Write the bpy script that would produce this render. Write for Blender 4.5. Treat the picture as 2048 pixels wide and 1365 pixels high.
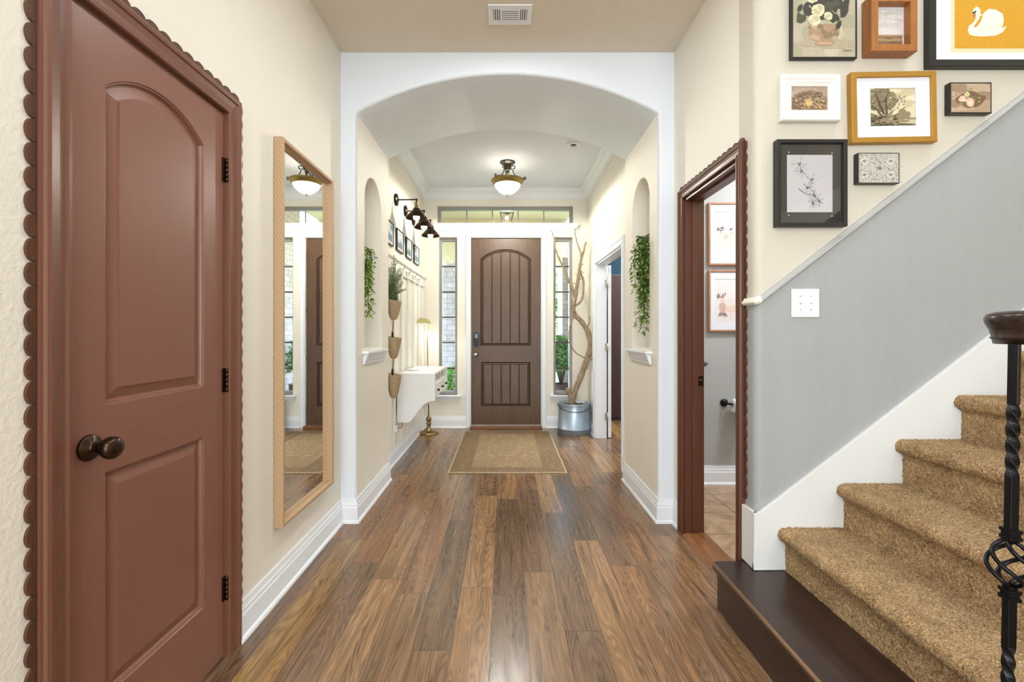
import bpy, bmesh, math, random
from mathutils import Vector, Matrix
from mathutils.geometry import tessellate_polygon
random.seed(7)
PI = math.pi
scene = bpy.context.scene
for o in list(bpy.data.objects):
    bpy.data.objects.remove(o)

# ------------------------------------------------------------------ camera, world, lights, exposure
F, CX, CY, CH = 910.2, 1011.0, 662.0, 1.24          # focal length in px of a 2048 wide frame (16 mm), vanishing point, eye height
cam_d = bpy.data.cameras.new('camera'); cam = bpy.data.objects.new('camera', cam_d)
scene.collection.objects.link(cam); scene.camera = cam
cam_d.sensor_width = 36; cam_d.lens = 16.0; cam_d.clip_start = 0.02
cam_d.shift_x = (1024 - CX) / 2048; cam_d.shift_y = -(682.5 - CY) / 2048
cam.location = (0, 0, CH); cam.rotation_euler = (PI / 2, 0, 0)

vs = scene.view_settings
vs.view_transform = 'Standard'; vs.look = 'None'; vs.gamma = 1; vs.use_curve_mapping = False
vs.exposure = 0.8
w = bpy.data.worlds.new('sky'); scene.world = w; w.use_nodes = True
wn = w.node_tree.nodes; bg = wn['Background']
sky = wn.new('ShaderNodeTexSky'); sky.sky_type = 'NISHITA'; sky.sun_disc = False; sky.sun_elevation = math.radians(48); sky.sun_rotation = math.radians(140)
w.node_tree.links.new(sky.outputs[0], bg.inputs[0]); bg.inputs[1].default_value = 2.2

def lamp(name, kind, loc, rot, energy, color=(1, 1, 1), size=None, size_y=None, radius=None, angle=None):
    d = bpy.data.lights.new(name, kind); d.energy = energy; d.color = color
    if kind == 'AREA':
        d.shape = 'RECTANGLE'; d.size = size; d.size_y = size_y or size
    if radius is not None: d.shadow_soft_size = radius
    if angle is not None: d.angle = angle
    o = bpy.data.objects.new(name, d); scene.collection.objects.link(o)
    o.location = loc; o.rotation_euler = rot
    return o
R = math.radians
lamp('sun', 'SUN', (0, 20, 20), (R(42), 0, R(150)), 9.0, (1, .95, .87), angle=R(1))
# added fill panels for living room, hall and study; overhead stairwell and bathroom lights
lamp('rear_fill', 'AREA', (-0.6, -4.85, 1.6), (R(90), 0, 0), 190, (.85, .945, 1), 5.5, 2.6)  # unseen panel added before the solid rear wall as soft frontal fill
lamp('living_room_fill', 'AREA', (-0.2, -1.6, 3.0), (0, 0, 0), 42, (.90, .97, 1), 1.6, 1.6)  # unseen overhead panel added as broad fill from behind the camera
for k, (lx, ly) in enumerate(((.02, .6), (.02, 1.5), (.02, 2.3))):
    lamp('hall_fill', 'AREA', (lx, ly, 3.03), (0, 0, 0), 4.8, (.95, .985, 1), .22, .22)  # unseen ceiling panels added to brighten the hall, no fixtures here
lamp('stairwell_light', 'AREA', (2.3, 1.0, 5.0), (0, 0, 0), 28, (.95, .98, 1), 1.2, 1.0)
lamp('bathroom_light', 'AREA', (2.35, 2.75, 2.95), (0, 0, 0), 30, (.95, .98, 1), .35, .35)
lamp('study_fill', 'AREA', (2.3, 5.2, 2.95), (0, 0, 0), 75, (.92, .975, 1), .8, .8)  # unseen panel added to send light through the doorway into the entry

# ------------------------------------------------------------------ helpers
def px(x, Y): return (x - CX) * Y / F
def pz(y, Y): return CH + (CY - y) * Y / F
def P(x, y, Y): return (px(x, Y), Y, pz(y, Y))
def lin(c):
    return tuple((v / 255 / 12.92) if v / 255 <= .04045 else ((v / 255 + .055) / 1.055) ** 2.4 for v in c) + (1,)

class NT:
    """small node-graph writer"""
    def __init__(s, name):
        s.m = bpy.data.materials.new(name); s.m.use_nodes = True
        s.t = s.m.node_tree; s.n = s.t.nodes; s.b = s.n['Principled BSDF']; s.out = s.n['Material Output']
    def link(s, a, b): s.t.links.new(a, b)
    def new(s, typ, **kw):
        n = s.n.new(typ)
        for k, v in kw.items(): setattr(n, k, v)
        return n
    def put(s, sock, v):
        if hasattr(v, 'is_linked') or isinstance(v, bpy.types.NodeSocket): s.link(v, sock)
        else: sock.default_value = v
    def math(s, op, a, b=0.0, c=0.0):
        n = s.new('ShaderNodeMath', operation=op)
        for i, v in enumerate((a, b, c)): s.put(n.inputs[i], v)
        return n.outputs[0]
    def pos(s, obj=True):
        if obj: return s.new('ShaderNodeTexCoord').outputs['Object']
        return s.new('ShaderNodeNewGeometry').outputs['Position']
    def sep(s, v):
        n = s.new('ShaderNodeSeparateXYZ'); s.link(v, n.inputs[0]); return n.outputs
    def comb(s, x, y, z):
        n = s.new('ShaderNodeCombineXYZ')
        for i, v in enumerate((x, y, z)): s.put(n.inputs[i], v)
        return n.outputs[0]
    def scale(s, v, sc, loc=(0, 0, 0), rot=(0, 0, 0)):
        n = s.new('ShaderNodeMapping'); s.link(v, n.inputs[0])
        n.inputs['Scale'].default_value = sc; n.inputs['Location'].default_value = loc; n.inputs['Rotation'].default_value = rot
        return n.outputs[0]
    def noise(s, v, sc, det=3, rough=.55, dist=0):
        n = s.new('ShaderNodeTexNoise'); s.link(v, n.inputs['Vector'])
        n.inputs['Scale'].default_value = sc; n.inputs['Detail'].default_value = det
        n.inputs['Roughness'].default_value = rough; n.inputs['Distortion'].default_value = dist
        return n.outputs[0]
    def voro(s, v, sc, feat='F1'):
        n = s.new('ShaderNodeTexVoronoi', feature=feat); s.link(v, n.inputs['Vector']); n.inputs['Scale'].default_value = sc
        return n.outputs['Distance']
    def wave(s, v, sc, dist=2, det=2, dsc=1, typ='BANDS', direc='X'):
        n = s.new('ShaderNodeTexWave', wave_type=typ); n.bands_direction = direc
        s.link(v, n.inputs['Vector']); n.inputs['Scale'].default_value = sc
        n.inputs['Distortion'].default_value = dist; n.inputs['Detail'].default_value = det; n.inputs['Detail Scale'].default_value = dsc
        return n.outputs['Fac']
    def ramp(s, f, stops, interp='LINEAR'):
        n = s.new('ShaderNodeValToRGB'); s.put(n.inputs[0], f); e = n.color_ramp; e.interpolation = interp
        e.elements[0].position = stops[0][0]; e.elements[0].color = stops[0][1]
        e.elements[1].position = stops[1][0]; e.elements[1].color = stops[1][1]
        for p, c in stops[2:]:
            q = e.elements.new(p); q.color = c
        return n.outputs[0]
    def mix(s, f, a, b, mode='MIX'):
        n = s.new('ShaderNodeMix', data_type='RGBA', blend_type=mode)
        s.put(n.inputs[0], f); s.put(n.inputs[6], a); s.put(n.inputs[7], b)
        return n.outputs[2]
    def bump(s, h, st=.2, dist=.01, prev=None):
        n = s.new('ShaderNodeBump'); s.put(n.inputs['Height'], h); n.inputs['Strength'].default_value = st; n.inputs['Distance'].default_value = dist
        if prev is not None: s.link(prev, n.inputs['Normal'])
        return n.outputs[0]
    def set(s, color=None, rough=None, metal=None, normal=None, spec=None):
        if color is not None: s.put(s.b.inputs['Base Color'], color)
        if rough is not None: s.put(s.b.inputs['Roughness'], rough)
        if metal is not None: s.put(s.b.inputs['Metallic'], metal)
        if normal is not None: s.link(normal, s.b.inputs['Normal'])
        if spec is not None: s.b.inputs['Specular IOR Level'].default_value = spec
        return s.m

def mul(c, k): return tuple(min(1, v * k) for v in c[:3]) + (1,)
def plain(name, rgb, rough=.5, metal=0, nsc=14, var=.06, bump=0, bsc=120, spec=.5):
    n = NT(name); c = lin(rgb); v = n.pos()
    f = n.noise(v, nsc, 3)
    col = n.mix(f, mul(c, 1 - var), mul(c, 1 + var))
    nm = n.bump(n.noise(v, bsc, 2), bump, .004) if bump else None
    return n.set(col, rough, metal, nm, spec)
def wall_paint(name, rgb, rough=.6, bump=.35):
    n = NT(name); c = lin(rgb); v = n.pos(False)
    col = n.mix(n.noise(v, 1.6, 2), mul(c, .98), mul(c, 1.02))
    h = n.noise(v, 75, 3, .6)
    return n.set(col, rough, 0, n.bump(h, bump * 1.6, .004), .3)
def wood(name, rgb, dark, axis='Z', rough=.45, sc=9, bump=.12, contrast=1):
    n = NT(name); v = n.pos()
    s = {'X': (1, 14, 14), 'Y': (14, 1, 14), 'Z': (14, 14, 1)}[axis]
    q = n.scale(v, s)
    f = n.noise(q, sc * .5, 6, .65, .4)
    f2 = n.noise(q, sc * 2.5, 3, .6)
    g = n.math('ADD', n.math('MULTIPLY', f, .65), n.math('MULTIPLY', f2, .35))
    d = .16 / contrast
    col = n.ramp(g, [(.5 - d, lin(dark)), (.5 + d, lin(rgb))])
    return n.set(col, rough, 0, n.bump(g, bump, .003))
def painted_wood(name, rgb, axis='Z', rough=.35, var=.10):
    n = NT(name); v = n.pos(); c = lin(rgb)
    q = n.scale(v, {'X': (1, 30, 30), 'Y': (30, 1, 30), 'Z': (30, 30, 1)}[axis])
    f = n.noise(q, 6, 5, .65)
    col = n.mix(f, mul(c, 1 - var), mul(c, 1 + var))
    r = n.math('ADD', rough - .08, n.math('MULTIPLY', n.noise(n.scale(v, (3, 3, 1)), 2, 3), .16))
    return n.set(col, r, 0, n.bump(f, .12, .002))
def emit(name, rgb, st):
    n = NT(name); n.set(lin(rgb), .4)
    n.put(n.b.inputs['Emission Color'], lin(rgb)); n.b.inputs['Emission Strength'].default_value = st
    return n.m
def translucent_glow(name, rgb, st, tr=.55):
    n = NT(name); n.n.remove(n.b)
    t_ = n.new('ShaderNodeBsdfTransparent'); t_.inputs[0].default_value = (tr, tr * .96, tr * .88, 1)
    e = n.new('ShaderNodeEmission'); e.inputs[0].default_value = lin(rgb); e.inputs[1].default_value = st
    d = n.new('ShaderNodeBsdfDiffuse'); d.inputs[0].default_value = (.3, .29, .27, 1)
    a = n.new('ShaderNodeAddShader'); b = n.new('ShaderNodeAddShader')
    n.link(t_.outputs[0], a.inputs[0]); n.link(e.outputs[0], a.inputs[1]); n.link(a.outputs[0], b.inputs[0]); n.link(d.outputs[0], b.inputs[1])
    n.link(b.outputs[0], n.out.inputs[0]); return n.m
def glass_mat(name, tint=(1, 1, 1), refl=.10):
    n = NT(name); n.n.remove(n.b)
    tr = n.new('ShaderNodeBsdfTransparent'); tr.inputs[0].default_value = tint + (1,)
    gl = n.new('ShaderNodeBsdfGlossy'); gl.inputs['Roughness'].default_value = .02
    fr = n.new('ShaderNodeFresnel'); fr.inputs[0].default_value = 1.45
    mx = n.new('ShaderNodeMixShader'); n.link(fr.outputs[0], mx.inputs[0])
    n.link(tr.outputs[0], mx.inputs[1]); n.link(gl.outputs[0], mx.inputs[2]); n.link(mx.outputs[0], n.out.inputs[0])
    return n.m
_pc = {}
def ink(rgb, var=.12):
    k = (tuple(rgb), var)
    if k not in _pc: _pc[k] = plain('print_ink', rgb, .55, 0, 90, var)
    return _pc[k]

class MB:
    def __init__(s): s.v = []; s.f = []; s.mi = []; s.sm = []
    def add(s, vs, fs, mi=0, sm=False):
        o = len(s.v); s.v += [tuple(p) for p in vs]
        for f in fs: s.f.append(tuple(i + o for i in f)); s.mi.append(mi); s.sm.append(sm)
        return s
    def box(s, a, b, mi=0, bev=0):
        x0, y0, z0 = a; x1, y1, z1 = b
        x0, x1 = min(x0, x1), max(x0, x1); y0, y1 = min(y0, y1), max(y0, y1); z0, z1 = min(z0, z1), max(z0, z1)
        if bev:
            bm = bmesh.new(); bmesh.ops.create_cube(bm, size=1)
            for v in bm.verts: v.co = Vector(((x0 + x1) / 2 + v.co.x * (x1 - x0), (y0 + y1) / 2 + v.co.y * (y1 - y0), (z0 + z1) / 2 + v.co.z * (z1 - z0)))
            bmesh.ops.bevel(bm, geom=bm.edges[:], offset=bev, segments=2, affect='EDGES', profile=.5)
            bm.verts.index_update()
            s.add([v.co for v in bm.verts], [[v.index for v in f.verts] for f in bm.faces], mi); bm.free(); return s
        v = [(x0, y0, z0), (x1, y0, z0), (x1, y1, z0), (x0, y1, z0), (x0, y0, z1), (x1, y0, z1), (x1, y1, z1), (x0, y1, z1)]
        return s.add(v, [(0, 3, 2, 1), (4, 5, 6, 7), (0, 1, 5, 4), (1, 2, 6, 5), (2, 3, 7, 6), (3, 0, 4, 7)], mi)
    def prism(s, fn, outer, w0, w1, holes=(), mi=0, caps=(1, 1), sides=True):
        """outer / holes: 2D loops, fn(a, b, w) -> 3D"""
        loops = [outer] + list(holes)
        flat = [p for l in loops for p in l]; n = len(flat)
        tri = tessellate_polygon([[Vector((p[0], p[1], 0)) for p in l] for l in loops])
        vs = [fn(p[0], p[1], w0) for p in flat] + [fn(p[0], p[1], w1) for p in flat]
        fs = []
        if caps[0]: fs += [tuple(t) for t in tri]
        if caps[1]: fs += [tuple(i + n for i in t[::-1]) for t in tri]
        if sides:
            k = 0
            for l in loops:
                m = len(l)
                for i in range(m): j = (i + 1) % m; fs.append((k + i, k + j, n + k + j, n + k + i))
                k += m
        return s.add(vs, fs, mi)
    def rings(s, rings, close=True, mi=0, sm=False, cap0=False, cap1=False):
        m = len(rings[0]); vs = [p for r in rings for p in r]; fs = []
        for k in range(len(rings) - 1):
            for i in range(m if close else m - 1):
                j = (i + 1) % m; fs.append((k * m + i, k * m + j, (k + 1) * m + j, (k + 1) * m + i))
        if cap0: fs.append(tuple(range(m))[::-1])
        if cap1: fs.append(tuple(range((len(rings) - 1) * m, len(rings) * m)))
        return s.add(vs, fs, mi, sm)
    def tube(s, pts, r, n=10, mi=0, cap=True):
        pts = [Vector(p) for p in pts]; rs = r if isinstance(r, (list, tuple)) else [r] * len(pts)
        up = None; R_ = []
        for i, p in enumerate(pts):
            t = (pts[min(i + 1, len(pts) - 1)] - pts[max(i - 1, 0)]).normalized()
            if up is None: up = t.orthogonal().normalized()
            up = (up - t * up.dot(t)); up = up.normalized() if up.length > 1e-6 else t.orthogonal().normalized()
            b = t.cross(up)
            R_.append([p + (up * math.cos(2 * PI * k / n) + b * math.sin(2 * PI * k / n)) * rs[i] for k in range(n)])
        return s.rings(R_, True, mi, True, cap, cap)
    def lathe(s, prof, o=(0, 0, 0), axis='Z', n=28, mi=0, sm=True, cap=False):
        o = Vector(o); R_ = []
        for r, h in prof:
            q = []
            for k in range(n):
                a = 2 * PI * k / n; c, d = r * math.cos(a), r * math.sin(a)
                q.append(o + Vector({'Z': (c, d, h), 'X': (h, c, d), 'Y': (c, h, d)}[axis]))
            R_.append(q)
        return s.rings(R_, True, mi, sm, cap, cap)
    def sphere(s, c, r, n=14, mi=0, sc=(1, 1, 1)):
        c = Vector(c); R_ = []
        for k in range(n + 1):
            t = PI * k / n; t = min(max(t, .02), PI - .02)
            R_.append([c + Vector((r * sc[0] * math.sin(t) * math.cos(2 * PI * j / (2 * n)), r * sc[1] * math.sin(t) * math.sin(2 * PI * j / (2 * n)), r * sc[2] * math.cos(t))) for j in range(2 * n)])
        return s.rings(R_, True, mi, True, True, True)
    def build(s, name, mats, parent=None, recalc=True, bevel=0, local=False):
        me = bpy.data.meshes.new(name); off = Vector((0, 0, 0))
        if not local:
            if parent is not None:
                q = parent
                while q is not None: off = off + q.location; q = q.parent
            else:
                xs = [p[0] for p in s.v]; ys = [p[1] for p in s.v]; zs = [p[2] for p in s.v]
                off = Vector(((min(xs) + max(xs)) / 2, (min(ys) + max(ys)) / 2, min(zs)))
        me.from_pydata([Vector(p) - off for p in s.v], [], s.f)
        if not isinstance(mats, (list, tuple)): mats = [mats]
        for m in mats: me.materials.append(m)
        me.polygons.foreach_set('material_index', s.mi); me.polygons.foreach_set('use_smooth', s.sm)
        if recalc:
            bm = bmesh.new(); bm.from_mesh(me)
            bmesh.ops.remove_doubles(bm, verts=bm.verts, dist=1e-6)
            bmesh.ops.recalc_face_normals(bm, faces=bm.faces); bm.to_mesh(me); bm.free()
        me.update()
        o = bpy.data.objects.new(name, me); scene.collection.objects.link(o)
        if parent is not None: o.parent = parent
        elif not local: o.location = off
        if bevel:
            b = o.modifiers.new('bevel', 'BEVEL'); b.width = bevel; b.segments = 2; b.limit_method = 'ANGLE'; b.angle_limit = R(40)
        return o

def tag(o, label, cat, group=None, kind=None):
    o['label'] = label; o['category'] = cat
    if group: o['group'] = group
    if kind: o['kind'] = kind
    return o
def thing(name, label, cat, loc, rot=(0, 0, 0), group=None, kind=None):
    o = bpy.data.objects.new(name, None); scene.collection.objects.link(o); o.empty_display_size = .05
    o.location = loc; o.rotation_euler = rot
    bpy.context.view_layer.update()
    return tag(o, label, cat, group, kind)
def struct(name, mb, mat, label, cat, **kw):
    return tag(mb.build(name, mat, **kw), label, cat, None, 'structure')
def copy_tree(o, parent=None):
    c = o.copy(); scene.collection.objects.link(c); c.parent = parent
    for ch in list(o.children): copy_tree(ch, c)
    return c

# mitred sweep of a profile [(offset, z)] along an XY path; room on the right-hand side of the walking direction
def sweep_xy(mb, path, prof, side=1, mi=0, closed_prof=True, sm=False, caps=True):
    pts = [Vector((p[0], p[1])) for p in path]; zs = [p[2] if len(p) > 2 else 0 for p in path]
    nr = []
    for i in range(len(pts) - 1):
        d = (pts[i + 1] - pts[i]).normalized(); nr.append(Vector((d.y, -d.x)) * side)
    R_ = []
    for i, p in enumerate(pts):
        if i == 0: m = nr[0]
        elif i == len(pts) - 1: m = nr[-1]
        else:
            m = nr[i - 1] + nr[i]; m = m / max(m.dot(nr[i]), .2)
        R_.append([(p.x + m.x * o, p.y + m.y * o, zs[i] + z) for o, z in prof])
    return mb.rings(R_, closed_prof, mi, sm, caps, caps)
# profile swept round a door opening: fn(a, z, w); prof [(outward, proud)]
def casing(mb, fn, a0, a1, z0, z1, prof, mi=0):
    R_ = []
    for k in range(4):
        r = []
        for o, wv in prof:
            r.append([fn(a0 - o, z0, wv), fn(a0 - o, z1 + o, wv), fn(a1 + o, z1 + o, wv), fn(a1 + o, z0, wv)][k])
        R_.append(r)
    return mb.rings(R_, True, mi, False, True, True)
def frame_loop(mb, fn, a0, a1, b0, b1, prof, mi=0):
    """closed mitred frame; prof [(inset from the outer edge, proud)]"""
    R_ = []
    for k in (0, 1, 2, 3, 0):
        R_.append([[fn(a0 + o, b0 + o, wv), fn(a1 - o, b0 + o, wv), fn(a1 - o, b1 - o, wv), fn(a0 + o, b1 - o, wv)][k] for o, wv in prof])
    return mb.rings(R_, True, mi)
def offset_poly(pts, d):
    n = len(pts); P_ = [Vector(p) for p in pts]; out = []
    ar = sum(P_[i].x * P_[(i + 1) % n].y - P_[(i + 1) % n].x * P_[i].y for i in range(n)); sg = 1 if ar > 0 else -1
    for i in range(n):
        d0 = (P_[i] - P_[i - 1]).normalized(); d1 = (P_[(i + 1) % n] - P_[i]).normalized()
        n0 = Vector((-d0.y, d0.x)) * sg; n1 = Vector((-d1.y, d1.x)) * sg
        m = n0 + n1; m = m / max(m.dot(n1), .3)
        out.append(tuple(P_[i] + m * d))
    return out
def clip_x(poly, a0, a1):
    for s, lim in ((1, a0), (-1, a1)):
        out = []
        for i in range(len(poly)):
            p, q = poly[i - 1], poly[i]; ip, iq = (p[0] - lim) * s >= 0, (q[0] - lim) * s >= 0
            if ip != iq:
                t = (lim - p[0]) / (q[0] - p[0]); out.append((lim, p[1] + t * (q[1] - p[1])))
            if iq: out.append(q)
        poly = out
    return poly
def arch_poly(a0, a1, b0, spring, peak, n=20):
    """rectangle with a segmental arch on top"""
    h = (a1 - a0) / 2; r = peak - spring; c = (a0 + a1) / 2
    Rr = (h * h + r * r) / (2 * r); t = math.asin(min(1, h / Rr))
    if r > h * .999: Rr, t = h, PI / 2
    pts = [(a0, b0), (a1, b0)]
    for k in range(n + 1):
        a = t - 2 * t * k / n
        pts.append((c + Rr * math.sin(a), peak - Rr + Rr * math.cos(a)))
    return pts
def raised_panel(mb, fn, outline, steps, mi=0):
    """nested loops: steps [(inset, w)], last one capped"""
    R_ = []
    for ins, wv in steps:
        l = offset_poly(outline, ins) if ins else outline
        R_.append([fn(a, b, wv) for a, b in l])
    mb.rings(R_, True, mi)
    last = offset_poly(outline, steps[-1][0])
    mb.prism(fn, last, steps[-1][1], steps[-1][1], mi=mi, caps=(1, 0), sides=False)
def smooth_path(pts, per=6):
    P_ = [Vector(p) for p in pts]; out = []
    for i in range(len(P_) - 1):
        p0, p1, p2, p3 = P_[max(i - 1, 0)], P_[i], P_[i + 1], P_[min(i + 2, len(P_) - 1)]
        for k in range(per):
            t = k / per
            out.append(.5 * ((2 * p1) + (p2 - p0) * t + (2 * p0 - 5 * p1 + 4 * p2 - p3) * t * t + (3 * p1 - p0 - 3 * p2 + p3) * t ** 3))
    out.append(P_[-1]); return out
def lerp_list(vals, n):
    return [vals[min(int(i / (n - 1) * (len(vals) - 1)), len(vals) - 2)] * (1 - (i / (n - 1) * (len(vals) - 1) - min(int(i / (n - 1) * (len(vals) - 1)), len(vals) - 2))) + vals[min(int(i / (n - 1) * (len(vals) - 1)), len(vals) - 2) + 1] * (i / (n - 1) * (len(vals) - 1) - min(int(i / (n - 1) * (len(vals) - 1)), len(vals) - 2)) for i in range(n)]

# ------------------------------------------------------------------ materials
M = {}
M['cream'] = wall_paint('cream_wall_paint', (236, 231, 219))
M['tan'] = wall_paint('tan_ceiling_paint', (228, 217, 199), .7, .6)
M['white_wall'] = wall_paint('white_arch_paint', (229, 235, 243), .5, .25)
M['white_ceiling'] = wall_paint('white_ceiling_paint', (226, 231, 239), .7, .3)
M['grey_wall'] = wall_paint('grey_wall_paint', (176, 176, 174))
M['teal'] = wall_paint('teal_wall_paint', (8, 58, 78))
M['trim'] = plain('white_trim_enamel', (236, 239, 244), .35, 0, 3, .02)
M['wainscot'] = plain('cream_white_panel_paint', (238, 232, 222), .4, 0, 3, .02)
M['brown_paint'] = painted_wood('brown_door_paint', (133, 89, 73))
M['brown_casing'] = painted_wood('brown_casing_paint', (96, 57, 40))
M['closet_casing'] = painted_wood('closet_casing_paint', (116, 74, 58))
M['scallop'] = wood('brown_scallop_wood', (98, 60, 40), (66, 38, 26), 'Z', .65, 12)
M['bronze'] = plain('dark_bronze', (62, 46, 36), .28, .9, 30, .15)
M['black_iron'] = plain('black_iron', (28, 27, 30), .28, .7, 40, .15)
M['brass'] = plain('antique_brass', (150, 128, 88), .25, 1, 30, .1)
M['silver'] = plain('satin_nickel', (190, 186, 178), .35, 1, 30, .08)
M['mirror'] = NT('mirror_glass').set((.93, .94, .93, 1), .01, 1)
M['glass'] = glass_mat('window_glass')
M['white'] = plain('white_enamel', (240, 240, 240), .35, 0, 4, .015)
M['plate'] = plain('white_plastic', (243, 243, 244), .35, 0, 4, .01)
M['black'] = plain('black_frame_paint', (30, 28, 28), .4, 0, 20, .15)
M['paper'] = plain('white_mat_board', (222, 223, 231), .8, 0, 30, .01)
M['cream_paper'] = plain('ivory_paper', (216, 210, 212), .8, 0, 30, .02)
M['front_door'] = wood('stained_front_door_wood', (104, 75, 46), (66, 44, 28), 'Z', .4, 8, .15, .8)
M['groove'] = plain('dark_door_groove', (52, 32, 24), .5)
M['dark_wood'] = wood('dark_espresso_wood', (62, 42, 34), (38, 24, 20), 'Y', .3, 6, .08)
M['rail_wood'] = wood('dark_handrail_wood', (56, 38, 32), (30, 20, 18), 'Y', .25, 6, .05)
M['cabinet'] = wood('dark_brown_cabinet_wood', (64, 40, 36), (48, 30, 27), 'Z', .4, 5, .05)
M['honey'] = wood('honey_wood', (178, 118, 58), (140, 86, 38), 'Z', .4, 8)
M['copper_wood'] = wood('reddish_light_wood', (186, 138, 106), (150, 102, 74), 'Z', .45, 8)
M['oak_strip'] = wood('threshold_wood', (146, 96, 54), (104, 62, 34), 'Y', .35, 8)
M['gold'] = plain('gold_frame_paint', (178, 132, 52), .4, .35, 40, .1)
M['leaf'] = plain('vine_leaf_green', (84, 118, 48), .45, 0, 25, .5)
M['leaf2'] = plain('bright_leaf_green', (140, 170, 66), .45, 0, 25, .4)
M['stem'] = plain('vine_stem', (72, 66, 40), .7)
M['sage'] = plain('rosemary_green', (118, 140, 100), .6, 0, 40, .35)
M['basket'] = plain('woven_tan_basket', (172, 148, 116), .75, 0, 60, .1, .5, 200)
M['soil'] = plain('dry_moss', (120, 104, 66), .95, 0, 60, .5, .8, 90)
M['galv'] = plain('galvanised_steel', (176, 194, 212), .36, .7, 9, .16)
M['bulb'] = emit('lit_frosted_bulb', (255, 250, 240), .9)
M['alu'] = plain('grey_window_frame', (158, 154, 150), .5, 0, 10, .05)
M['muntin'] = plain('dark_muntin', (70, 58, 50), .5)
def mk_rings():
    n = NT('driftwood'); v = n.pos(); q = n.scale(v, (30, 30, 4))
    f = n.noise(q, 3, 5, .7, .5)
    return n.set(n.ramp(f, [(.3, lin((92, 76, 58))), (.72, lin((204, 188, 162))), (.5, lin((156, 136, 110)))]), .85, 0, n.bump(f, .5, .006))
M['drift'] = mk_rings()
def mk_rattan():
    n = NT('peach_woven_frame'); v = n.pos(False); s = n.sep(v)
    # rows of slanted stitches
    q = n.math('FRACT', n.math('MULTIPLY', s[2], 90)); 
    d = n.math('FRACT', n.math('MULTIPLY', n.math('ADD', n.math('ADD', s[0], s[1]), n.math('MULTIPLY', s[2], .5)), 70))
    f = n.math('MULTIPLY', n.math('GREATER_THAN', q, .25), n.math('GREATER_THAN', d, .3))
    col = n.mix(f, lin((172, 138, 102)), lin((196, 166, 130)))
    return n.set(col, .6, 0, n.bump(f, .3, .003))
M['rattan'] = mk_rattan()
def mk_floor():
    n = NT('wood_plank_floor'); v = n.pos(False); x, y, z = n.sep(v)
    W, L = .152, 1.22
    r = n.math('FLOOR', n.math('DIVIDE', n.math('ADD', x, .06), W))
    wn_ = n.new('ShaderNodeTexWhiteNoise', noise_dimensions='1D'); n.link(r, wn_.inputs['W'])
    yo = n.math('ADD', n.math('DIVIDE', y, L), n.math('MULTIPLY', wn_.outputs['Value'], 7.3))
    c = n.math('FLOOR', yo)
    w2 = n.new('ShaderNodeTexWhiteNoise', noise_dimensions='2D'); n.link(n.comb(r, c, 0), w2.inputs['Vector'])
    rnd = w2.outputs['Value']; rc = n.sep(w2.outputs['Color'])
    # grain coordinates shifted per plank
    sx = n.math('ADD', x, n.math('MULTIPLY', rnd, 31.7)); sy = n.math('ADD', y, n.math('MULTIPLY', rc[1], 17.3))
    g1 = n.noise(n.comb(n.math('MULTIPLY', sx, 16), n.math('MULTIPLY', sy, .9), 0), 1.6, 4, .6, .6)
    # cathedral grain: rings of a stretched noise field
    fld = n.noise(n.comb(n.math('MULTIPLY', sx, 9), n.math('MULTIPLY', sy, .8), 0), 1.0, 2, .5, .3)
    ring = n.math('FRACT', n.math('MULTIPLY', fld, 30))
    ring = n.math('ABSOLUTE', n.math('SUBTRACT', n.math('MULTIPLY', ring, 2), 1))
    fine = n.noise(n.comb(n.math('MULTIPLY', sx, 110), n.math('MULTIPLY', sy, 2.2), 0), 1.0, 2, .6)
    base = n.ramp(rnd, [(0, lin((96, 76, 58))), (1, lin((142, 112, 70))), (.25, lin((128, 97, 69))), (.45, lin((104, 81, 62))), (.65, lin((140, 109, 77))), (.85, lin((122, 87, 60)))])
    t = n.math('ADD', n.math('MULTIPLY', g1, .54), n.math('ADD', n.math('MULTIPLY', ring, .15), n.math('MULTIPLY', fine, .31)))
    sh = n.ramp(t, [(.33, (.38, .36, .35, 1)), (.64, (1.5, 1.46, 1.36, 1)), (.48, (.96, .93, .88, 1))])
    col = n.mix(1.0, base, sh, 'MULTIPLY')
    fx = n.math('FRACT', n.math('DIVIDE', n.math('ADD', x, .06), W)); fy = n.math('FRACT', yo)
    ex = n.math('MINIMUM', fx, n.math('SUBTRACT', 1, fx)); ey = n.math('MULTIPLY', n.math('MINIMUM', fy, n.math('SUBTRACT', 1, fy)), L / W)
    gap = n.math('LESS_THAN', n.math('MINIMUM', ex, ey), .008)
    col = n.mix(n.math('MULTIPLY', gap, .7), col, lin((40, 27, 20)))
    rough = n.math('ADD', .16, n.math('MULTIPLY', fine, .16))
    nm = n.bump(n.math('SUBTRACT', n.math('ADD', n.math('MULTIPLY', fine, .6), n.math('MULTIPLY', ring, .4)), gap), .12, .002)
    n.b.inputs['IOR'].default_value = 1.62
    return n.set(col, rough, 0, nm, .5)
M['floor'] = mk_floor()
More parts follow.
